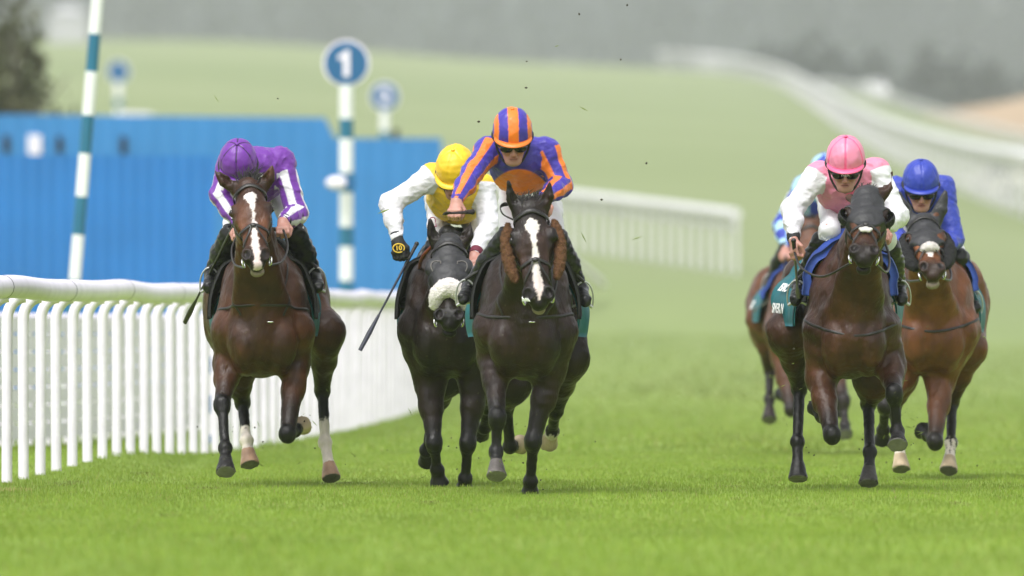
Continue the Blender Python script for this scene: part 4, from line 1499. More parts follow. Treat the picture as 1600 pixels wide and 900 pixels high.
def wool_roll(ctx, pts, r, name, m, par, seed=0, flat=1.0, amp=0.006):
    H = ctx['H']
    S = Shape()
    P = spline([H(*p) for p in pts], 9)
    n = len(P)
    for i in range(n - 1):
        f0 = math.sin(math.pi * (0.12 + 0.76 * i / (n - 1))) ** 0.4; f1 = math.sin(math.pi * (0.12 + 0.76 * (i + 1) / (n - 1))) ** 0.4
        S.rc(P[i], P[i + 1], r * f0 * H.k, r * f1 * H.k, 0.02)
    w1, w2 = Waves(0.022, 14, seed), Waves(0.05, 10, seed + 1)
    V, Q = S.mesh(0.006, noise=lambda X: amp * (0.45 * w1(X) + 0.35 * w2(X)))
    ob = new_mesh(name, V, Q, m, par)
    # loose fibres so that the outline is soft
    rng = np.random.default_rng(seed)
    k = rng.integers(0, len(V), 1600)
    N = V[k] - P[np.argmin(((V[k][:, None] - P[None]) ** 2).sum(2), 1)]
    N /= np.linalg.norm(N, axis=1)[:, None]
    mb = MB()
    for v, nn in zip(V[k], N):
        e = nrm(nn + rng.normal(size=3) * 0.6) * rng.uniform(0.003, 0.008)
        sd = nrm(np.cross(e, rng.normal(size=3))) * 0.0016
        mb.add([v - sd, v + sd, v + e], [(0, 1, 2)])
    mb.build('fleece', m, ob, smooth=False)
    return ob

# ------------------------------------------------------------------ the six horses
BAY = ((0.038, 0.0150, 0.0080), (0.0042, 0.0035, 0.0033), (0.108, 0.038, 0.0150))
DARK = ((0.0105, 0.0056, 0.0042), (0.0044, 0.0036, 0.0034), (0.034, 0.0135, 0.0078))
DARK2 = ((0.0095, 0.0056, 0.0044), (0.0044, 0.0036, 0.0034), (0.026, 0.0115, 0.0074))
BAY2 = ((0.032, 0.0128, 0.0070), (0.0044, 0.0036, 0.0034), (0.088, 0.032, 0.0135))
RED = ((0.110, 0.038, 0.0145), (0.010, 0.008, 0.007), (0.165, 0.058, 0.021))
RED2 = ((0.10, 0.039, 0.020), (0.018, 0.013, 0.012), (0.13, 0.05, 0.024))
HB, HP, HW = (0.012, 0.011, 0.011), (0.40, 0.25, 0.17), (0.46, 0.36, 0.24)

hP = make_horse('P', 67.9, 412, (388, 280, 0.78), (402, 409, 1.15), ((335, 266), (426, 260)), [
    ('fl', [(358, 568, .12), (347, 632, .34), (352, 700, .52), (353, 738, .64)], 0, HB),
    ('fr', [(462, 566, .12), (449, 678, .38), (461, 672, .08), (474, 664, -.03)], 0, HW),
    ('hl', [(368, 575, -.62), (379, 628, -.78), (385, 688, -.60), (391, 727, -.52)], 0.20, HP),
    ('hr', [(507, 520, -.80), (504, 610, -1.12), (508, 692, -1.00), (518, 748, -.88)], 0.25, HP),
], BAY, 'bay horse with a narrow white blaze and white hind feet, beside the running rail', rump_px=416, marks='blaze_long', seed=1, girth=0.98, roll=0.04, rump_g=1.12)

hO = make_horse('O', 65.1, 820, (828, 317, 0.76), (843, 476, 0.99), ((795, 284), (859, 281)), [
    ('fl', [(772, 560, .12), (777, 652, .36), (775, 706, .34), (776, 745, .44)], 0, (0.085, 0.075, 0.07)),
    ('fr', [(858, 580, .14), (833, 688, .18), (829, 752, .06), (828, 774, .02)], 0, HB),
    ('hl', [(795, 600, -.9), (791, 634, -1.30), (797, 698, -1.45), (814, 694, -1.56)], 0.03, HW),
    ('hr', [(886, 560, -.9), (868, 640, -1.30), (863, 674, -1.52), (856, 694, -1.62)], 0.12, HW),
], DARK, 'dark brown horse with a broad white blaze and brown fleece cheekpieces', rump_px=830, marks='blaze_wide', seed=2, roll=-0.02, girth=0.95, rump_g=0.90)

hY = make_horse('Y', 68.0, 698, (702, 371, 0.70), (701, 505, 1.04), ((672, 344), (735, 345)), [
    ('fl', [(672, 600, .12), (678, 692, .24), (683, 734, .14), (687, 757, .10)], 0, HB),
    ('fr', [(741, 596, .14), (731, 692, .20), (727, 748, .10), (725, 766, .06)], 0, HB),
    ('hl', [(690, 590, -.85), (678, 650, -1.2), (666, 704, -1.35), (668, 722, -1.45)], 0, HB),
    ('hr', [(752, 590, -.85), (762, 632, -1.25), (757, 668, -1.45), (750, 678, -1.55)], 0, HB),
], DARK2, 'very dark horse wearing a black hood and a thick white fleece noseband', rump_px=706, seed=3, girth=0.93, rump_g=0.86)

hK = make_horse('K', 66.3, 1330, (1357, 292, 0.76), (1350, 398, 1.22), ((1330, 306, 0.16), (1394, 268)), [
    ('fl', [(1283, 590, .12), (1300, 680, .40), (1285, 650, .12), (1274, 634, .04)], 0, HB),
    ('fr', [(1391, 572, .14), (1397, 614, .46), (1402, 674, .42), (1403, 696, .50)], 0, HB),
    ('hl', [(1232, 520, -.62), (1249, 606, -.86), (1246, 690, -.70), (1247, 749, -.60)], 0, HB),
    ('hr', [(1366, 590, -.60), (1357, 630, -.72), (1359, 706, -.50), (1357, 756, -.40)], 0, (0.05, 0.045, 0.042)),
], BAY2, 'bay horse in a black hood with round blinker cups and blue saddle pad', rump_px=1303, seed=4, roll=-0.03, marks='none', girth=0.88)

hB = make_horse('B', 71.0, 1456, (1442, 335, 0.74), (1459, 422, 1.20), ((1405, 302), (1477, 300)), [
    ('fl', [(1408, 590, .12), (1383, 634, .36), (1380, 672, .16), (1378, 690, .10)], 0, HB),
    ('fr', [(1469, 596, .14), (1461, 690, .38), (1450, 680, .10), (1441, 672, .02)], 0, HB),
    ('hl', [(1402, 590, -.60), (1396, 640, -.76), (1405, 696, -.60), (1408, 734, -.52)], 0.12, HW),
    ('hr', [(1510, 545, -.66), (1487, 628, -.92), (1486, 692, -.74), (1482, 736, -.62)], 0.10, HW),
], RED, 'bright bay horse in a black hood with covered ears, at the right of the group', rump_px=1462, seed=5, h=0.0085, marks='snip', girth=0.92, rump_g=0.95)

hL = make_horse('L', 84.0, 1262, (1266, 345, 0.72), (1272, 450, 0.98), ((1250, 318), (1282, 318)), [
    ('fl', [(1224, 560, .12), (1236, 640, .32), (1228, 622, .05), (1220, 614, -.04)], 0, HB),
    ('fr', [(1300, 565, .14), (1318, 625, .36), (1320, 664, .42), (1321, 680, .5)], 0, HB),
    ('hl', [(1193, 500, -.62), (1203, 578, -.86), (1202, 624, -.72), (1202, 657, -.62)], 0, (0.04, 0.03, 0.03)),
    ('hr', [(1290, 540, -.8), (1300, 590, -1.2), (1302, 630, -1.3), (1304, 650, -1.35)], 0, HB),
], RED2, 'reddish bay horse farther back, mostly hidden behind the pink rider', rump_px=1238, seed=6, h=0.010, girth=1.05)


# ------------------------------------------------------------------ jockeys
PURPLE, WHITE = (0.145, 0.030, 0.30), (0.70, 0.69, 0.73)
ROYAL, ORANGE = (0.050, 0.035, 0.34), (0.78, 0.185, 0.022)
YELLOW = (0.82, 0.52, 0.025)
PINK, HOTPINK = (0.72, 0.235, 0.36), (0.78, 0.12, 0.26)
COBALT = (0.028, 0.050, 0.36)
SKY = (0.36, 0.58, 0.74)
M_SILKCUFF = mat('silk_cuff', (0.05, 0.035, 0.30), rough=0.5)


def frame(f, up):
    f = nrm(f); u = np.array(up, float); u = nrm(u - f * (u @ f)); s = np.cross(f, u)
    return np.column_stack([s, f, u])                     # columns: side (rider's right), forward, up


def hand_prims(S, W, d, grip, back, k=1.0, thumb_side=1.0, tg='hand'):
    """Closed hand: W wrist, d towards the knuckles, grip = axis of the thing held, back = back of the hand."""
    d = nrm(d); g = nrm(np.array(grip) - d * (np.array(grip) @ d)); b = nrm(np.cross(d, g)); 
    if b @ np.array(back) < 0: b = -b
    c = lambda x, y, z: np.array(W) + (d * x + g * y + b * z) * k
    S.ec(c(-0.01, 0, 0), c(0.075, 0, 0.004), (0.030 * k, 0.018 * k), (0.040 * k, 0.016 * k), g, 0.02, tg)
    ln = [0.92, 1.0, 0.95, 0.78]
    for i, y in enumerate((0.033, 0.0115, -0.0105, -0.031)):
        l = ln[i]
        p0 = c(0.070, y, 0.006); p1 = c(0.070 + 0.038 * l, y * 1.02, -0.004); p2 = c(0.070 + 0.042 * l, y, -0.034 * l); p3 = c(0.070 + 0.010 * l, y * 0.95, -0.043 * l)
        S.rc(p0, p1, 0.0110 * k, 0.0100 * k, 0.004, tg); S.rc(p1, p2, 0.0100 * k, 0.0092 * k, 0.003, tg); S.rc(p2, p3, 0.0092 * k, 0.0080 * k, 0.003, tg)
        S.ell(p0 + b * 0.003, np.array((0.0115, 0.0115, 0.010)) * k, 0.006, tg)
    ts = thumb_side
    t0 = c(0.018, 0.026 * ts, -0.006); t1 = c(0.050, 0.050 * ts, -0.020); t2 = c(0.082, 0.040 * ts, -0.040); t3 = c(0.098, 0.022 * ts, -0.046)
    S.rc(t0, t1, 0.0150 * k, 0.0120 * k, 0.010, tg); S.rc(t1, t2, 0.0120 * k, 0.0105 * k, 0.004, tg); S.rc(t2, t3, 0.0105 * k, 0.0085 * k, 0.004, tg)


def make_jockey(key, D, j, colours, label, hand_l=None, hand_r=None, look=None, res=0.006, glove=None, seed=1, cap_style='plain', breeches=None, goggles=True, face_k=1.0):
    """j: dict of joints as (px, py, u). left / right are the sides in the picture."""
    J = lambda n: at(j[n][0], j[n][1], D - j[n][2])
    cap_c = J('cap')
    hf, hu = look                                        # direction of the face, up through the crown
    R = frame(hf, hu)                                    # side = rider's right -> picture left
    if R[0, 0] > 0: R[:, 0] *= -1
    side, fwd, up = R[:, 0], R[:, 1], R[:, 2]
    k = face_k
    h = lambda x, y, z: cap_c + (side * x + fwd * y + up * z) * k    # origin: middle of the skull at helmet rim
    S = Shape()
    # ---------------- head and face (skin)
    S.ell(h(0, -0.005, 0.01), np.array((0.078, 0.098, 0.085)) * k, 0.03, 'head', R=R)
    S.ec(h(0, 0.045, -0.03), h(0, 0.060, -0.120), (0.064 * k, 0.050 * k), (0.038 * k, 0.034 * k), side, 0.03, 'head')
    S.ell(h(0, 0.088, -0.128), np.array((0.024, 0.018, 0.018)) * k, 0.02, 'head', R=R)             # chin
    for q in (-1, 1):
        S.ell(h(q * 0.040, 0.078, -0.058), np.array((0.022, 0.018, 0.018)) * k, 0.018, 'head', R=R) # cheekbone
        S.rc(h(q * 0.056, 0.0, -0.07), h(q * 0.028, 0.075, -0.122), 0.016 * k, 0.016 * k, 0.03, 'head')
        S.ell(h(q * 0.031, 0.104, -0.026), np.array((0.017, 0.012, 0.011)) * k, 0.012, 'head', '-', R=R)  # eye socket
        S.ell(h(q * 0.031, 0.086, -0.028), np.array((0.013, 0.012, 0.010)) * k, 0.004, 'head', R=R)       # closed lid over the eye
        S.rc(h(q * 0.012, 0.097, -0.008), h(q * 0.044, 0.088, -0.010), 0.009 * k, 0.007 * k, 0.012, 'head')
        S.ell(h(q * 0.080, -0.010, -0.040), np.array((0.010, 0.022, 0.032)) * k, 0.008, 'head', R=R)      # ear
        S.ell(h(q * 0.011, 0.108, -0.068), np.array((0.010, 0.011, 0.009)) * k, 0.008, 'head', R=R)       # wing of the nose
        S.ell(h(q * 0.007, 0.114, -0.076), np.array((0.0045, 0.005, 0.004)) * k, 0.003, 'head', '-', R=R)
    S.rc(h(0, 0.098, -0.022), h(0, 0.118, -0.064), 0.010 * k, 0.012 * k, 0.014, 'head')            # nose
    S.ell(h(0, 0.096, -0.092), np.array((0.026, 0.011, 0.006)) * k, 0.006, 'head', R=R)            # lips
    S.ell(h(0, 0.095, -0.104), np.array((0.022, 0.011, 0.006)) * k, 0.006, 'head', R=R)
    S.ell(h(0, 0.108, -0.098), np.array((0.027, 0.010, 0.0022)) * k, 0.003, 'head', '-', R=R)
    # ---------------- trunk and limbs under the clothes
    sl, sr, hip = J('sh_l'), J('sh_r'), J('hip')
    neck = (sl + sr) / 2 + np.array([0, 0.02, 0.015])
    S.ec(neck, h(0, -0.02, -0.06), (0.062, 0.062), (0.058, 0.058), side, 0.04, 'neck')
    sx = nrm(sr - sl)
    mid = (sl + sr) / 2
    chest = mid * 0.72 + hip * 0.28 + np.array([0, -0.02, -0.06])
    waist = mid * 0.42 + hip * 0.58 + np.array([0, 0, -0.03])
    hw = np.linalg.norm(sr - sl) / 2
    S.ec(mid + [0, 0.0, -0.04], chest, (hw * 0.78, 0.10), (hw * 0.80, 0.115), sx, 0.06, 'trunk')
    S.ec(chest, waist, (hw * 0.80, 0.115), (0.135, 0.10), (1, 0, 0), 0.08, 'trunk')
    S.ec(waist, hip, (0.135, 0.10), (0.155, 0.12), (1, 0, 0), 0.08, 'trunk')
    arms = {}
    for n in 'lr':
        s_, e_, w_ = J('sh_' + n), J('el_' + n), J('wr_' + n)
        S.ell(s_, (0.056, 0.056, 0.056), 0.05, 'arm_' + n)
        S.rc(s_, e_, 0.050, 0.039, 0.03, 'arm_' + n); S.rc(e_, w_, 0.038, 0.026, 0.03, 'fore_' + n)
        arms[n] = (s_, e_, w_)
    legs = {}
    for n in 'lr':
        q = -1 if n == 'l' else 1
        kn, an, to = J('kn_' + n), J('an_' + n), J('to_' + n)
        hp = hip + np.array([q * 0.09, 0, -0.02])
        S.rc(hp, kn, 0.070, 0.046, 0.06, 'thigh_' + n); S.rc(kn, an, 0.050, 0.034, 0.03, 'shin_' + n)
        S.rc(an, an * .4 + to * .6, 0.026, 0.018, 0.02, 'foot_' + n)
        legs[n] = (hp, kn, an, to)
    for n, spec in (('l', hand_l), ('r', hand_r)):
        if spec is None: spec = dict(d=(0, -0.6, -0.5), grip=(1, 0, 0.1), back=(0, 0, 1))
        hand_prims(S, arms[n][2], spec['d'], spec['grip'], spec['back'], 1.0, spec.get('thumb', -1 if n == 'l' else 1), 'hand_' + n)
    base = J('hip').copy(); base[2] -= 0.3
    skin_only = lambda t: True
    V, Q = S.mesh(res)
    SC_ = np.tile(np.array((0.43, 0.210, 0.165)), (len(V), 1))
    w = (V - cap_c) @ R / k
    def spot(c, r, colr, amt):
        nonlocal SC_
        d_ = np.sqrt((((w - np.array(c)) / np.array(r)) ** 2).sum(1))
        f_ = (np.clip(1.3 - d_, 0, 0.6) / 0.6 * amt)[:, None]
        SC_ = SC_ * (1 - f_) + np.array(colr) * f_
    spot((0, 0.100, -0.098), (0.026, 0.02, 0.011), (0.30, 0.085, 0.075), 0.8)          # lips
    spot((0, 0.104, -0.098), (0.024, 0.02, 0.0025), (0.08, 0.025, 0.022), 0.9)
    spot((0, 0.118, -0.066), (0.016, 0.016, 0.014), (0.46, 0.17, 0.125), 0.5)          # nose
    for q in (-1, 1):
        spot((q * 0.046, 0.085, -0.066), (0.024, 0.03, 0.022), (0.45, 0.165, 0.125), 0.5)
        spot((q * 0.028, 0.096, -0.008), (0.020, 0.02, 0.005), (0.07, 0.045, 0.03), 0.8)
        spot((q * 0.007, 0.116, -0.077), (0.005, 0.01, 0.004), (0.09, 0.03, 0.025), 0.9)
    spot((0, 0.07, -0.125), (0.05, 0.05, 0.028), (0.33, 0.185, 0.145), 0.5)            # shaved chin
    skin = new_mesh('person', V, Q, M_SKIN, origin=base, col=SC_)
    tag(skin, label, 'jockey', 'jockeys crouched over their horses')
    ctx = dict(S=S, J=J, R=R, h=h, arms=arms, legs=legs, o=skin, cap_c=cap_c, D=D, k=k)
    # ---------------- jacket
    Cj = Shape()
    Cj.ec(mid + [0, 0.01, -0.035], chest, (hw * 0.92, 0.125), (hw * 0.95, 0.140), sx, 0.08, 'trunk')
    Cj.ec(chest, waist, (hw * 0.95, 0.140), (0.165, 0.135), (1, 0, 0), 0.10, 'trunk')
    Cj.ec(waist, waist * 0.55 + hip * 0.45, (0.165, 0.135), (0.16, 0.14), (1, 0, 0), 0.06, 'trunk')
    Cj.rc(neck + [0, 0, -0.03], neck * 0.5 + h(0, -0.02, -0.06) * 0.5, 0.085, 0.070, 0.05, 'collar')
    for n in 'lr':
        s_, e_, w_ = arms[n]
        Cj.ell(s_, (0.075, 0.078, 0.074), 0.06, 'arm_' + n)
        Cj.rc(s_, e_, 0.072, 0.060, 0.04, 'arm_' + n)
        Cj.rc(e_, e_ * 0.55 + w_ * 0.45, 0.060, 0.053, 0.03, 'fore_' + n)
        Cj.rc(e_ * 0.55 + w_ * 0.45, w_ - nrm(w_ - e_) * 0.025, 0.053, 0.036, 0.03, 'fore_' + n)
    w1, w2 = Waves(0.10, 12, seed + 5), Waves(0.042, 14, seed + 6)
    w3, w4 = Waves(0.16, 9, seed + 15, (1, 0.5, 1)), Waves(0.09, 9, seed + 16)
    def wr(P):
        # creases run across the sleeve: compress the noise along the limb
        a = np.zeros(len(P)); d = np.full(len(P), 9.0)
        for n in 'lr':
            s_, e_, w_ = arms[n]
            for A, B, o_ in ((s_, e_, 0.0), (e_, w_, 0.3)):
                ba = B - A; L = np.linalg.norm(ba)
                t = np.clip((P - A) @ ba / L ** 2, 0, 1)
                dd = np.linalg.norm(P - A - t[:, None] * ba, axis=1)
                m = dd < d
                a[m] = (o_ + t[m] * L); d[m] = dd[m]
        ang = w1(P)
        cre = np.sin(a * 75 + 2.4 * ang + seed) * np.clip((0.11 - d) / 0.05, 0, 1) * (0.55 + 0.45 * np.sin(a * 21 + seed))
        rid = np.clip(1 - np.abs(w3(P)) * 1.6, 0, 1) ** 1.5
        rid2 = np.clip(1 - np.abs(w4(P)) * 1.8, 0, 1) ** 1.5
        return 0.0030 * w1(P) + 0.0012 * w2(P) + 0.0020 * cre - 0.0075 * rid * (0.4 + 0.6 * np.clip(w1(P), 0, 1)) - 0.0040 * rid2
    V, Q = Cj.mesh(0.0055, noise=wr)
    idx, _ = Cj.nearest(V)
    tags = np.array([p.tag for p in Cj.P])[idx]
    ctx['jk'] = (V, tags, idx, Cj)
    C = colours(ctx, V, tags)
    jk = new_mesh('jacket', V, Q, M_SILK, skin, col=C)
    ctx['jacket'] = jk
    ctx['mid'], ctx['chest'], ctx['waist'] = mid, chest, waist
    for n in 'lr':
        s_, e_, w_ = arms[n]
        ax = nrm(w_ - e_)
        MB().tube(np.array([w_ - ax * 0.045, w_ - ax * 0.02, w_ - ax * 0.004]), [0.040, 0.0385, 0.035], seg=18).build('cuff', j.get('cuff_' + n, M_BLACKCLOTH), jk)
        if glove and n in glove:
            G = Shape(); G.P = [p for p in S.P if p.tag == 'hand_' + n]
            G.rc(w_ - ax * 0.02, w_ + ax * 0.02, 0.031, 0.032, 0.02, 'hand_' + n)
            Vg, Qg = G.mesh(0.0045, off=0.0032)
            ctx['glove_' + n] = new_mesh('glove', Vg, Qg, M_BLACKCLOTH, skin)
    # ---------------- breeches
    B = Shape()
    B.ec(waist * 0.6 + hip * 0.4, hip, (0.15, 0.13), (0.175, 0.145), (1, 0, 0), 0.08)
    for n in 'lr':
        hp, kn, an, to = legs[n]
        B.rc(hp, kn, 0.085, 0.056, 0.06)
        bt = j.get('boot_top', 0.02)
        B.rc(kn, kn * (0.95 - bt) + an * (0.05 + bt), 0.055, 0.052, 0.03)
    wb = Waves(0.07, 12, seed + 8)
    V, Q = B.mesh(0.0075, noise=lambda P: 0.004 * wb(P))
    ctx['breeches'] = new_mesh('breeches', V, Q, breeches or M_BREECH, skin)
    # ---------------- boots
    for n in 'lr':
        hp, kn, an, to = legs[n]
        b = Shape()
        top = kn * (1 - j.get('boot_top', 0.02)) + an * j.get('boot_top', 0.02)
        b.rc(top, kn * 0.5 + an * 0.5, 0.0735, 0.066, 0.02)
        b.rc(kn * 0.5 + an * 0.5, an, 0.066, 0.047, 0.03)
        f = to - an
        b.ec(an + f * 0.0 - nrm(f) * 0.03, to, (0.036, 0.046), (0.036, 0.028), (1, 0, 0), 0.03)
        b.rc(an - nrm(f) * 0.03 + [0, 0, -0.035], to + [0, 0, -0.022], 0.028, 0.026, 0.02)
        wv = Waves(0.05, 12, seed + 11 + (n == 'r'), (1, 1, 2))
        V, Q = b.mesh(0.006, noise=lambda P: 0.0030 * wv(P))
        bo = new_mesh('boot', V, Q, M_BOOT, skin)
        ctx['boot_' + n] = bo
    make_cap(ctx, colours, cap_style, seed)
    if goggles: make_goggles(ctx)
    return ctx


def make_cap(ctx, colours, style, seed):
    h, R, o, k = ctx['h'], ctx['R'], ctx['o'], ctx['k']
    side, fwd, up = R[:, 0], R[:, 1], R[:, 2]
    nu, nv = 150, 34
    wv = Waves(0.05, 12, seed + 40); wv2 = Waves(0.02, 10, seed + 41)
    V, C = [], []
    rx, ry, rz = 0.113, 0.136, 0.128
    for b in range(nv + 1):
        ph = (b / nv) * (math.pi / 2 + 0.22)
        for a in range(nu):
            th = a * 2 * math.pi / nu
            r = math.sin(ph) ** 0.92
            x, y, z = rx * r * math.sin(th), ry * r * math.cos(th), rz * math.cos(ph)
            if ph > math.pi / 2: z *= 1.2
            p = np.array([x, y - 0.012, z + 0.036])
            seam = 0.0
            if style in ('plain', 'piped'):
                for s_ in (0, math.pi / 3, 2 * math.pi / 3, math.pi, 4 * math.pi / 3, 5 * math.pi / 3):
                    dth = abs((th - s_ + math.pi) % (2 * math.pi) - math.pi) * r * rx
                    seam += -0.003 * math.exp(-(dth / 0.005) ** 2)
            q = h(*p)
            disp = 0.0016 * wv(q[None])[0] + 0.0004 * wv2(q[None])[0] + seam
            q = q + nrm(q - h(0, -0.01, -0.02)) * disp
            V.append(q); C.append(colours(ctx, None, None, cap=(x, y, z, th, seam)))
    F = []
    for b in range(nv):
        for a in range(nu):
            a2 = (a + 1) % nu
            F.append((b * nu + a, b * nu + a2, (b + 1) * nu + a2, (b + 1) * nu + a))
    F.append(tuple(nv * nu + a for a in range(nu)))
    hel = new_mesh('helmet', np.array(V), F, M_CAP, o, col=np.array(C))
    ctx['helmet'] = hel
    # black shell rim under the silk
    th = np.linspace(0, 2 * math.pi, 41)
    P = np.array([h(0.1105 * math.sin(t), 0.1335 * math.cos(t) - 0.012, 0.002 - 0.007 * math.cos(t)) for t in th])
    MB().tube(P, 0.012 * k, seg=8, cap=False).build('rim', M_BLACKCLOTH, hel)
    # peak
    n = 25; rows = []
    pc = colours(ctx, None, None, cap='peak')
    for (f, zz) in ((0.98, 0.018), (1.10, 0.014), (1.24, 0.006), (1.25, 0.001), (1.10, 0.005), (0.98, 0.008)):
        row = []
        for i in range(n):
            t = -1.15 + 2.3 * i / (n - 1)
            g = 1 + (f - 1) * max(0.0, math.cos(t * 1.25)) ** 0.7
            row.append(h(0.113 * g * math.sin(t), 0.137 * g * math.cos(t) - 0.012, zz - 0.004 + 0.012 * (1 - math.cos(t))))
        rows.append(row)
    Vp = np.array(rows).reshape(-1, 3)
    F = []
    for r in range(6):
        for i in range(n - 1):
            F.append((r * n + i, r * n + i + 1, ((r + 1) % 6) * n + i + 1, ((r + 1) % 6) * n + i))
    new_mesh('peak', Vp, F, M_CAP, hel, col=np.tile(np.array(pc), (len(Vp), 1)))
    # button on the crown, harness under the chin
    Vb, Qb = Shape().ell(h(0, -0.012, 0.167), np.array((0.012, 0.012, 0.007)) * k, R=R).mesh(0.004)
    new_mesh('button', Vb, Qb, M_CAP, hel, col=np.tile(np.array(pc), (len(Vb), 1)))
    for q in (-1, 1):
        MB().tube(spline([h(q * 0.098, 0.005, -0.035), h(q * 0.082, 0.02, -0.09), h(q * 0.045, 0.055, -0.140), h(0, 0.07, -0.152)], 14), 0.007, seg=6).build('chin_strap', M_BLACKCLOTH, hel)


def make_goggles(ctx):
    h, R, o, k = ctx['h'], ctx['R'], ctx['o'], ctx['k']
    S = Shape()
    for q in (-1, 1):
        S.ell(h(q * 0.037, 0.096, -0.030), np.array((0.042, 0.026, 0.029)) * k, 0.012, R=R)
    def clip(P):
        w = (P - ctx['cap_c']) @ R / k
        inner = np.sqrt((w[:, 0] / 0.070) ** 2 + ((w[:, 1] - 0.02) / 0.075) ** 2) - 1
        nose = np.sqrt((w[:, 0] / 0.013) ** 2 + ((w[:, 2] + 0.058) / 0.018) ** 2) - 1
        return np.maximum(-inner * 0.06, -nose * 0.014)
    V, Q = S.mesh(0.005, clip=clip)
    g = new_mesh('goggles', V, Q, M_LENS, o)
    th = np.linspace(-2.6, 2.6, 33)
    P = np.array([h(0.094 * math.sin(t), 0.118 * math.cos(t) - 0.012, -0.030 + 0.012 * (1 - math.cos(t)) * 0.5) for t in th if abs(t) > 0.55])
    n = len(P) // 2
    for seg_ in (P[:n], P[n:]):
        MB().tube(seg_, 0.011, seg=8).build('strap', M_BLACKCLOTH, g)


def stirrup(ctx, n, hctx):
    """white iron round the boot, hung on a black leather from the saddle"""
    hp, kn, an, to = ctx['legs'][n]
    q = -1 if n == 'l' else 1
    f = nrm(to - an)
    c = an * 0.45 + to * 0.55
    x = nrm(np.cross(f, [0, 0, 1])); z = nrm(np.cross(x, f))
    a = np.linspace(-0.35, math.pi + 0.35, 17)
    P = [c + x * 0.062 * math.cos(t) + z * (0.115 * math.sin(t) - 0.035) for t in a]
    mb = MB().tube(np.array(P), 0.0052, seg=8)
    mb.tube(np.array([P[0], c - z * 0.056 + x * 0.03, c - z * 0.056 - x * 0.03, P[-1]]), 0.010, seg=8)
    ob = mb.build('stirrup_iron', M_WHITEMETAL, hctx['o'])
    top = c + z * 0.08
    T = hctx['T']
    MB().tube(spline([top, top * 0.5 + kn * 0.5 + [-q * 0.06, 0.03, 0], T(q * 0.13, -0.24, 1.42)], 12), 0.011, seg=6).build('stirrup_leather', M_LEATHER, hctx['o'])


def whip(a, b, flap, label, grip_r=0.011, col=M_LEATHER):
    o = empty('whip', a)
    tag(o, label, 'whip', 'whips held by the jockeys')
    a, b = np.array(a, float), np.array(b, float)
    MB().tube(np.array([a, a + (b - a) * 0.3]), [grip_r * 1.15, grip_r], seg=10).build('handle', M_LEATHER, o)
    MB().tube(np.array([a + (b - a) * 0.29, b]), [grip_r * .8, grip_r * .6], seg=10).build('shaft', col, o)
    e = b + (b - a) * flap
    mb = MB().tube(np.array([b, b * .5 + e * .5, e]), [grip_r * .8, grip_r * 1.5, grip_r * 1.2], seg=8, flat=(np.tile([0.2, 1.0, 0.1], (3, 1)), 0.35))
    mb.build('flap', col, o)
    Vb, Qb = Shape().ell(a, (grip_r * 1.5,) * 3).mesh(0.004)
    new_mesh('pommel', Vb, Qb, M_LEATHER, o)


def arm_angle(ctx, V, n, ref=(0, -1, 0.2)):
    """angle round the sleeve and distance along it"""
    s_, e_, w_ = ctx['arms'][n]
    A = np.zeros(len(V)); T_ = np.zeros(len(V)); D_ = np.full(len(V), 9.0)
    for (a, b, off) in ((s_, e_, 0.0), (e_, w_, np.linalg.norm(e_ - s_))):
        ax = nrm(b - a); L = np.linalg.norm(b - a)
        r = np.array(ref, float); r = nrm(r - ax * (r @ ax)); r2 = np.cross(ax, r)
        t = np.clip((V - a) @ ax, 0, L)
        q = V - a - t[:, None] * ax
        d = np.linalg.norm(q, axis=1)
        m = d < D_
        A[m] = np.arctan2(q[m] @ r2, q[m] @ r); T_[m] = off + t[m]; D_[m] = d[m]
    return A, T_

# ------------------------------------------------------------------ colours of the silks
def blend(C, m, c, w=0.004):
    """m: signed distance-like mask (>0 inside)"""
    f = np.clip(m / w, 0, 1)[:, None]
    return C * (1 - f) + np.array(c) * f


def col_purple(ctx, V, tags, cap=None):
    if cap is not None:
        if cap == 'peak': return PURPLE
        return tuple(np.array(PURPLE) * (0.22 if cap[4] < -0.0017 else 1))
    C = np.tile(np.array(PURPLE), (len(V), 1))
    for n in 'lr':
        m = np.isin(tags, ['arm_' + n, 'fore_' + n])
        A, T_ = arm_angle(ctx, V, n)
        st = np.sin(A * 4 + 0.9) * 0.02
        sel = m & (T_ > 0.085)
        C[sel] = blend(C[sel], st[sel], WHITE)
    mid = (ctx['arms']['l'][0] + ctx['arms']['r'][0]) / 2
    tr = np.isin(tags, ['trunk'])
    x = V[:, 0] - mid[0]
    st = np.sin(x * 2 * math.pi / 0.15 + 1.2) * 0.02
    low = tr & (V[:, 2] < mid[2] - 0.06) & (V[:, 1] < mid[1] + 0.03)
    C[low] = blend(C[low], st[low], WHITE)
    return C


def col_orange(ctx, V, tags, cap=None):
    if cap is not None:
        if cap == 'peak': return ORANGE
        x = cap[0] / 0.113
        s = abs(x)
        return ORANGE if (s < 0.27 or (0.72 < s < 0.95)) else ROYAL
    C = np.tile(np.array(ROYAL), (len(V), 1))
    for n in 'lr':
        m = np.isin(tags, ['arm_' + n, 'fore_' + n])
        A, T_ = arm_angle(ctx, V, n)
        st = np.sin(A * 4 + (0.6 if n == 'l' else -0.9)) * 0.02 - 0.001
        sel = m & (T_ > 0.0)
        C[sel] = blend(C[sel], st[sel], ORANGE)
    mid = (ctx['arms']['l'][0] + ctx['arms']['r'][0]) / 2
    tr = np.isin(tags, ['trunk'])
    x = V[:, 0] - mid[0] - 0.01; z = V[:, 2] - (mid[2] - 0.36)
    m = (1 - np.sqrt((x / 0.215) ** 2 + (z / 0.255) ** 2)) * 0.15
    C[tr] = blend(C[tr], m[tr], ORANGE)
    return C


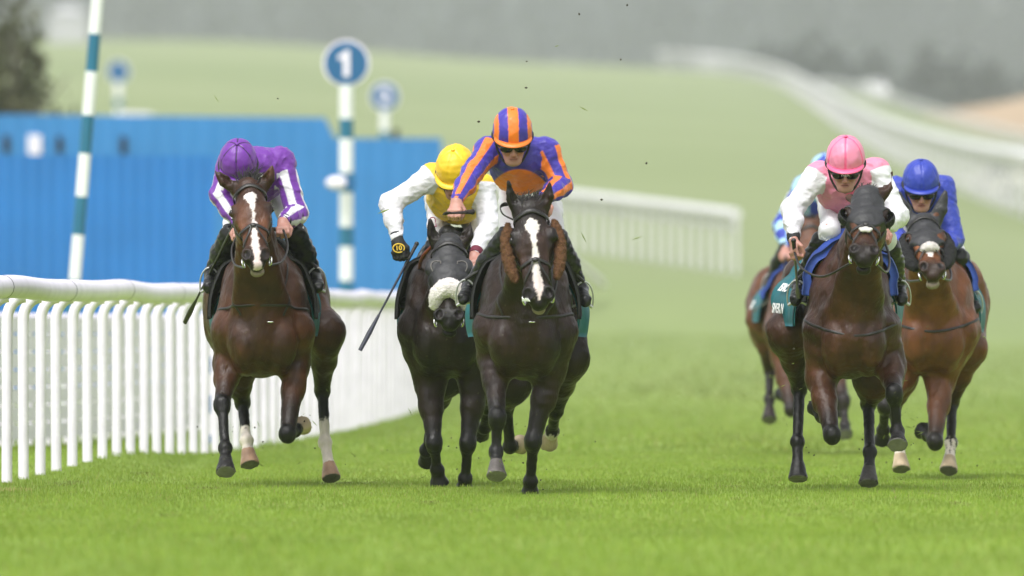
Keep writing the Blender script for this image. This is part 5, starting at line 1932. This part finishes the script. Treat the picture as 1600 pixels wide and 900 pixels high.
def col_yellow(ctx, V, tags, cap=None):
    if cap is not None: return YELLOW
    C = np.tile(np.array(YELLOW), (len(V), 1))
    for n in 'lr':
        A, T_ = arm_angle(ctx, V, n)
        sel = np.isin(tags, ['arm_' + n, 'fore_' + n]) 
        C[sel] = blend(C[sel], (T_[sel] - 0.005), WHITE)
    return C


def col_pink(ctx, V, tags, cap=None):
    if cap is not None:
        if cap == 'peak': return HOTPINK
        return HOTPINK if (cap[4] < -0.0012) else PINK
    C = np.tile(np.array(PINK), (len(V), 1))
    for n in 'lr':
        A, T_ = arm_angle(ctx, V, n)
        sel = np.isin(tags, ['arm_' + n, 'fore_' + n])
        C[sel] = blend(C[sel], (T_[sel] - 0.005), WHITE)
    mid = (ctx['arms']['l'][0] + ctx['arms']['r'][0]) / 2
    tr = np.isin(tags, ['trunk', 'collar'])
    x = V[:, 0] - mid[0] - 0.015
    sel = tr & (V[:, 1] < mid[1] - 0.02)
    C[sel] = blend(C[sel], 0.024 - np.abs(x[sel]), HOTPINK)
    return C


def col_cobalt(ctx, V, tags, cap=None):
    if cap is not None: return COBALT
    return np.tile(np.array(COBALT), (len(V), 1))


def col_check(ctx, V, tags, cap=None):
    if cap is not None:
        if cap == 'peak': return SKY
        return SKY if int((cap[3] / (math.pi / 3))) % 2 else COBALT
    C = np.tile(np.array(COBALT), (len(V), 1))
    for n in 'lr':
        A, T_ = arm_angle(ctx, V, n)
        sel = np.isin(tags, ['arm_' + n, 'fore_' + n])
        ch = np.sin(T_ * 2 * math.pi / 0.19 + 0.4) * np.sign(np.sin(A * 2 + 0.6)) * 0.02
        C[sel] = blend(C[sel], ch[sel], SKY)
    mid = (ctx['arms']['l'][0] + ctx['arms']['r'][0]) / 2
    tr = np.isin(tags, ['trunk', 'collar'])
    x = V[:, 0] - mid[0]; z = V[:, 2]
    ch = np.sin(x * 2 * math.pi / 0.2) * np.sin(z * 2 * math.pi / 0.22) * 0.04
    C[tr] = blend(C[tr], ch[tr], SKY)
    return C


# ------------------------------------------------------------------ the six riders
jP = make_jockey('P', 67.9, dict(
    cap=(372, 260, .30), sh_l=(360, 258, .14), sh_r=(440, 251, .03), el_l=(344, 306, .20), wr_l=(374, 352, .34),
    el_r=(464, 334, .12), wr_r=(442, 346, .36), hip=(402, 272, -.55),
    kn_l=(362, 366, -.02), an_l=(331, 428, -.30), to_l=(326, 446, -.10), kn_r=(460, 362, -.02), an_r=(490, 428, -.30), to_r=(497, 446, -.10)),
    col_purple, 'jockey in purple and white striped silks crouching behind the blazed head of his bay mount',
    look=((-0.05, -0.75, -0.66), (-0.02, -0.62, 0.78)), seed=1, cap_style='piped', goggles=False)

jO = make_jockey('O', 65.1, dict(
    cap=(801, 213, .22), sh_l=(764, 234, .02), sh_r=(853, 236, .0), el_l=(737, 272, .25), wr_l=(713, 314, .50),
    el_r=(877, 289, .02), wr_r=(848, 312, .30), hip=(826, 262, -.62),
    kn_l=(794, 372, .0), an_l=(734, 450, -.28), to_l=(724, 464, -.08), kn_r=(868, 372, -.02), an_r=(906, 452, -.30), to_r=(915, 468, -.12),
    cuff_l=M_SILKCUFF, cuff_r=M_SILKCUFF),
    col_orange, 'jockey in orange and blue striped silks holding out a whip end in a bare hand',
    hand_l=dict(d=(-0.12, -0.55, -0.8), grip=(0.95, -0.25, 0.0), back=(-0.4, -0.8, 0.5), thumb=1), look=((0.05, -0.90, -0.42), (0.0, -0.42, 0.90)), seed=2, res=0.005, cap_style='stripe')

jY = make_jockey('Y', 68.0, dict(
    cap=(711, 269, .22), sh_l=(676, 276, .05), sh_r=(753, 292, .0), el_l=(610, 318, .10), wr_l=(621, 376, .22),
    el_r=(765, 350, .10), wr_r=(742, 398, .34), hip=(712, 310, -.60),
    kn_l=(682, 388, -.02), an_l=(641, 458, -.30), to_l=(633, 472, -.12), kn_r=(748, 390, -.02), an_r=(766, 458, -.30), to_r=(772, 474, -.12),
    cuff_r=mat('maroon_cuff', (0.13, 0.008, 0.03), rough=0.7)),
    col_yellow, 'jockey in yellow silks with white sleeves, black gloved hand out with a long whip',
    hand_l=dict(d=(0.10, -0.25, -0.95), grip=(0.55, -0.2, 0.55), back=(-0.6, -0.75, 0.1), thumb=1), look=((-0.28, -0.70, -0.65), (-0.10, -0.68, 0.73)), seed=3, glove='l')

jK = make_jockey('K', 66.3, dict(
    cap=(1321, 256, .25), sh_l=(1279, 274, .02), sh_r=(1369, 268, .0), el_l=(1238, 326, .10), wr_l=(1240, 376, .28),
    el_r=(1403, 338, .08), wr_r=(1378, 356, .36), hip=(1322, 292, -.62),
    kn_l=(1297, 358, .04), an_l=(1250, 448, -.26), to_l=(1243, 466, -.06), kn_r=(1384, 372, .0), an_r=(1404, 448, -.30), to_r=(1409, 466, -.12), boot_top=0.22),
    col_pink, 'jockey in pink silks and cap with white sleeves, whip pointing down in a bare hand',
    hand_l=dict(d=(0.06, -0.35, -0.92), grip=(0.30, -0.35, 0.9), back=(-0.75, -0.6, 0.1), thumb=1), look=((-0.03, -0.92, -0.38), (0.0, -0.36, 0.93)), seed=4, res=0.005)

jB = make_jockey('B', 71.0, dict(
    cap=(1439, 290, .22), sh_l=(1400, 296, .02), sh_r=(1473, 294, .0), el_l=(1392, 352, .10), wr_l=(1412, 392, .34),
    el_r=(1490, 374, .10), wr_r=(1470, 392, .36), hip=(1446, 322, -.62),
    kn_l=(1416, 404, -.02), an_l=(1398, 468, -.30), to_l=(1394, 484, -.12), kn_r=(1497, 404, -.02), an_r=(1516, 462, -.30), to_r=(1524, 480, -.12), boot_top=0.0),
    col_cobalt, 'jockey in plain royal blue silks and cap behind the covered ears of his mount',
    look=((0.02, -0.93, -0.36), (0.0, -0.34, 0.94)), seed=5)

jL = make_jockey('L', 84.0, dict(
    cap=(1290, 274, .22), sh_l=(1256, 290, .02), sh_r=(1318, 290, .0), el_l=(1221, 352, .06), wr_l=(1228, 388, .30),
    el_r=(1332, 350, .06), wr_r=(1310, 384, .30), hip=(1264, 318, -.62),
    kn_l=(1232, 388, .0), an_l=(1206, 436, -.28), to_l=(1200, 452, -.10), kn_r=(1300, 388, .0), an_r=(1320, 440, -.28), to_r=(1326, 454, -.10)),
    col_check, 'jockey in light and dark blue checked silks, half hidden behind the pink one',
    look=((0.0, -0.93, -0.36), (0.0, -0.34, 0.94)), seed=6, res=0.009)

# ------------------------------------------------------------------ tack, horse by horse
def hand_of(j, n, f=0.08):
    s_, e_, w_ = j['arms'][n]
    idx = [p for p in j['S'].P if p.tag == 'hand_' + n]
    return (idx[0].a * 0.15 + idx[0].b * 0.85)


def side_sign(n): return -1 if n == 'l' else 1


# purple
bridle(hP)
saddlery(hP, cloth_low=0.90, pad_low=1.00, cloth_flare=0.04)
reins(hP, (hand_of(jP, 'l'), hand_of(jP, 'r')), slack=0.05)
breastgirth(hP, sag=-0.10); martingale(hP)
# orange
bridle(hO)
saddlery(hO, cloth_low=0.90, pad_low=1.0, cloth_flare=0.075)
reins(hO, (None, hand_of(jO, 'r')), slack=0.03)
for q in (-1, 1):
    wool_roll(hO, [(q * 0.132, 0.09, -0.10), (q * 0.150, 0.20, -0.10), (q * 0.144, 0.32, -0.10), (q * 0.118, 0.42, -0.10)], 0.031, 'cheekpiece', M_BROWNWOOL, hO['bridle'], seed=60 + q)
P = [hO['H'](*p) for p in ((-0.10, 0.07, -0.06), (-0.155, 0.04, -0.04), (-0.165, -0.01, -0.05), (-0.125, -0.035, -0.08), (-0.08, 0.0, -0.1))]
MB().tube(spline(P, 20), 0.012, seg=8, flat=(np.tile(hO['H'].s, (20, 1)), 0.35)).build('loose_strap', M_LEATHER, hO['bridle'])
breastgirth(hO, sag=-0.02); martingale(hO)
for (px, py, w, hh) in ((752, 487, .035, .012), (781, 489, .045, .016)):
    c = at(px, py, 64.0)
    c, N = hO['S'].project(np.array([c]), 0.004)
    n_ = N[0]; x = nrm(np.cross([0, 0.2, 1], n_)); z = np.cross(n_, x)
    V = []
    for (a, b) in ((-.5, -.1), (-.2, .45), (.1, .1), (.5, .3), (.45, -.5), (0, -.3)):
        V.append(c[0] + x * a * w * 1.2 + (z - x * 0.5) * b * hh * 1.8)
    V2 = [v + n_ * 0.003 for v in V]
    new_mesh('white_scrap', V + V2, [tuple(range(6))[::-1], tuple(range(6, 12))] + [(i, (i + 1) % 6, 6 + (i + 1) % 6, 6 + i) for i in range(6)], M_WHITETEXT, hO['o'], smooth=False)
# yellow
hoodY = hood_shell(hY, t_end=0.40, eye_r=0.0, off=0.010)
bridle(hY, noseband=False, browband=True, off=0.014)
for q in (-1, 1):
    a = np.linspace(-0.5, math.pi * 0.9, 18)
    P = np.array([hY['H'](q * (0.085 + 0.035 * math.cos(t)), 0.215 - 0.055 * math.sin(t), 0.02) for t in a])
    ribbon(hY['S'], P, 0.007, 'hood_piping', mat('grey_piping', (0.13, 0.12, 0.11), rough=0.7), hoodY, off=0.013, n=24, only=lambda t: t == 'head')
wool_roll(hY, [(-0.084, 0.44, -0.07), (-0.062, 0.40, -0.012), (0, 0.375, 0.026), (0.062, 0.40, -0.012), (0.084, 0.44, -0.07)], 0.052, 'noseband_fleece', M_WOOL, hY['bridle'], seed=70, amp=0.005)
saddlery(hY, cloth_low=0.88, pad_low=1.0, cloth_flare=0.045)
reins(hY, (None, hand_of(jY, 'r')), slack=0.03)
T = hY['T']
MB().tube(spline([at(676, 384, 67.5), at(660, 402, 67.6), at(655, 424, 67.9), at(657, 436, 68.1)], 14), 0.011, seg=8).build('brown_strap', M_BROWNLEATHER, hY['o'])
# pink
hoodK = hood_shell(hK, t_end=0.36, eye_r=0.040)
blinker_cups(hK, hoodK)
bridle(hK, cross=True, browband=False)
c = hK['S'].project(np.array([hK['H'](0, 0.40, 0.02)]), 0.012)[0][0]
s = Shape()
for a in range(5):
    t = a * 2 * math.pi / 5 + math.pi / 2
    s.ell(c + (hK['H'].s * math.cos(t) * 0.028 - hK['H'].t * math.sin(t) * 0.014) , (0.016, 0.012, 0.011), 0.008)
s.ell(c, (0.022, 0.014, 0.014), 0.01)
V, Q = s.mesh(0.004); new_mesh('noseband_pad', V, Q, mat('grey_pad', (0.5, 0.48, 0.44), rough=0.7, noise=0.35, nscale=60), hK['bridle'])
saddlery(hK, pad_mat=M_BLUECLOTH, cloth_low=0.96, pad_low=1.14, cloth_flare=0.095, cloth_u=(-0.20, -0.80), pad_u=(0.10, -0.42), pad_off=0.060, pad_thick=0.045, pad_flare=-0.02)
reins(hK, (hand_of(jK, 'l'), hand_of(jK, 'r')), slack=0.10)
breastgirth(hK, sag=0.08)
# royal blue
hoodB = hood_shell(hB, t_end=0.36, ears=True, eye_r=0.036)
bridle(hB, browband=True, off=0.012)
for q in (-1, 1):
    wool_roll(hB, [(q * 0.125, 0.10, -0.11), (q * 0.142, 0.22, -0.11), (q * 0.136, 0.33, -0.11), (q * 0.105, 0.43, -0.11)], 0.046, 'cheekpiece', mat('black_sheepskin', (0.012, 0.012, 0.013), rough=0.95, noise=0.3, bump=0.9, bscale=130), hB['bridle'], seed=80 + q)
wool_roll(hB, [(-0.05, 0.385, 0.0), (0, 0.375, 0.018), (0.05, 0.385, 0.0)], 0.020, 'noseband_fleece', M_WOOL, hB['bridle'], seed=85, amp=0.002)
saddlery(hB, pad_mat=M_BLUECLOTH, cloth_low=0.92, pad_low=1.18, cloth_flare=0.05, pad_off=0.055, pad_thick=0.035, pad_flare=-0.01)
reins(hB, (hand_of(jB, 'l'), hand_of(jB, 'r')), slack=0.05)
breastgirth(hB, sag=0.06)
# checked
bridle(hL)
saddlery(hL, pad_mat=M_BLUECLOTH, cloth_low=0.98, pad_low=1.15, cloth_flare=0.06, cloth_u=(-0.2, -0.7))
reins(hL, (hand_of(jL, 'l'), hand_of(jL, 'r')), slack=0.05)

for jc, hc_ in ((jP, hP), (jO, hO), (jY, hY), (jK, hK), (jB, hB), (jL, hL)):
    for n in 'lr':
        stirrup(jc, n, hc_)

# lettering on the pink rider's saddle cloth, boots and glove badges
def cloth_text(hc_, s, size, ia, iu0, iu1, fu=0.5, name='lettering'):
    cl, P, N = hc_['cloth']
    p0, p1 = P[iu0, ia], P[iu1, ia]
    c = P[int(iu0 + (iu1 - iu0) * fu), ia]
    n_ = N[int(iu0 + (iu1 - iu0) * fu), ia]
    x = nrm(p1 - p0); y = P[iu0, ia + (4 if ia < 20 else -4)] - P[iu0, ia]
    text_mesh(name, s, size, M_WHITETEXT, cl, c + n_ * 0.016, x, y, depth=0.001, bold=0.002)

# picture-left flank: letters run from the back of the cloth to its front
cloth_text(hK, 'SIVER N', 0.080, 4, 15, 5)
cloth_text(hK, 'ISRC', 0.080, 8, 15, 5)
cloth_text(hL, 'RO', 0.10, 5, 15, 1)

def boot_text(j, n, s, f, size, m, part='boot_', key=None):
    hp, kn, an, to = j['legs'][n]
    a, b = (kn, an)
    c = a * (1 - f) + b * f + np.array([0, -0.075, 0.01])
    text_mesh('lettering', s, size, m, j[part + n] if key is None else j[key], c, nrm(a - b) * (1 if n == 'l' else -1) * -1 if False else nrm([0.75, 0, -0.65]), nrm([0.65, 0, 0.75]), depth=0.001)

boot_text(jK, 'l', 'RaR', 0.16, 0.055, M_WHITETEXT)
hp, kn, an, to = jY['legs']['l']
text_mesh('lettering', 'CTIP', 0.06, mat('pink_print', (0.55, 0.10, 0.25), rough=0.6, noise=0), jY['breeches'], hp * 0.35 + kn * 0.65 + np.array([-0.03, -0.088, 0.03]), (0.12, 0, -1), (1, 0, 0.12), depth=0.001)
W = jY['arms']['l'][2]
gy = mat('yellow_print', (0.75, 0.50, 0.05), rough=0.5, noise=0)
c = W + np.array([0.008, -0.054, -0.045])
a = np.linspace(0, 2 * math.pi, 25)
mb = MB().tube(np.array([c + [0.034 * math.cos(t), 0.004, 0.026 * math.sin(t)] for t in a]), 0.004, seg=6, cap=False)
mb.build('badge_ring', gy, jY['glove_l'])
text_mesh('badge_number', '10', 0.040, gy, jY['glove_l'], c, (1, 0, 0.1), (-0.1, 0, 1), depth=0.003, bold=0.001)
h = jK['h']
text_mesh('lettering', 'RaR', 0.030, M_WHITETEXT, jK['helmet'], h(0, 0.142, -0.012), (1, 0, 0), (0, 0, 1), depth=0.001)

# ------------------------------------------------------------------ whips
J_ = lambda D, x, y, u: at(x, y, D - u)
whip(J_(67.9, 366, 352, .36), J_(67.9, 306, 470, -.50), 0.30, 'dark whip trailing past the left boot of the purple rider')
whip(J_(65.1, 738, 331, .50), J_(65.1, 704, 333, .95), 0.3, 'black whip gripped in the bare hand of the orange and blue rider')
whip(J_(68.0, 651, 381, .20), J_(68.0, 592, 492, .32), 0.50, 'long dark whip hanging from the black glove of the yellow rider', grip_r=0.010, col=mat('whip_navy', (0.012, 0.014, 0.035), rough=0.45))
whip(J_(66.3, 1240, 376, .38), J_(66.3, 1246, 448, .05), 0.25, 'grey whip pointing straight down from the hand of the pink rider', col=mat('whip_grey', (0.16, 0.15, 0.15), rough=0.5))
whip(J_(84.0, 1224, 452, .2), J_(84.0, 1190, 478, -.2), 0.35, 'grey whip beside the flank of the reddish horse farther back', col=mat('whip_grey', (0.16, 0.15, 0.15)))

# ------------------------------------------------------------------ turf thrown up by the hooves
rng = np.random.default_rng(21)
mb = MB(); cols = []
spots = []
for hc_ in (hP, hO, hY, hK, hB, hL):
    for fe, ho, pa in hc_['feet']:
        for _ in range(9):
            spots.append((ho + np.array([rng.normal(0, .10), rng.uniform(-.1, .5), abs(rng.normal(0.02, .16))]), rng.uniform(0.003, 0.008)))
for (px, py) in ((980, 8), (823, 96), (970, 93), (822, 137), (338, 154), (434, 154), (748, 190), (905, 22), (1538, 527), (940, 312), (912, 371), (930, 690), (600, 330), (912, 170), (870, 72), (995, 372), (1010, 255)):
    p = at(px, py, rng.uniform(63, 69)); spots.append((p, rng.uniform(0.006, 0.011)))
for p, r in spots:
    p = p.copy(); p[2] = max(p[2], 0.02)
    grass_bit = rng.random() < 0.45
    A = rng.normal(size=3); A /= np.linalg.norm(A); B_ = nrm(np.cross(A, rng.normal(size=3))); C_ = np.cross(A, B_)
    l, w = (r * 4.5, r * 0.5) if grass_bit else (r * 1.2, r)
    Vv = [p + A * l, p - A * l, p + B_ * w, p - B_ * w, p + C_ * w * .8, p - C_ * w * .8]
    mb.add(Vv, [(0, 2, 4), (0, 4, 3), (0, 3, 5), (0, 5, 2), (1, 4, 2), (1, 3, 4), (1, 5, 3), (1, 2, 5)])
    cols.append(np.tile(np.array((0.20, 0.26, 0.05) if grass_bit else (0.05, 0.04, 0.025)) * rng.uniform(.6, 1.2), (6, 1)))
tag(mb.build('flying_turf', mat('turf_bits', vcol=True, rough=0.9, noise=0), smooth=False, col=np.concatenate(cols)), 'specks of soil and torn grass thrown up by the hooves', 'turf', kind='stuff')
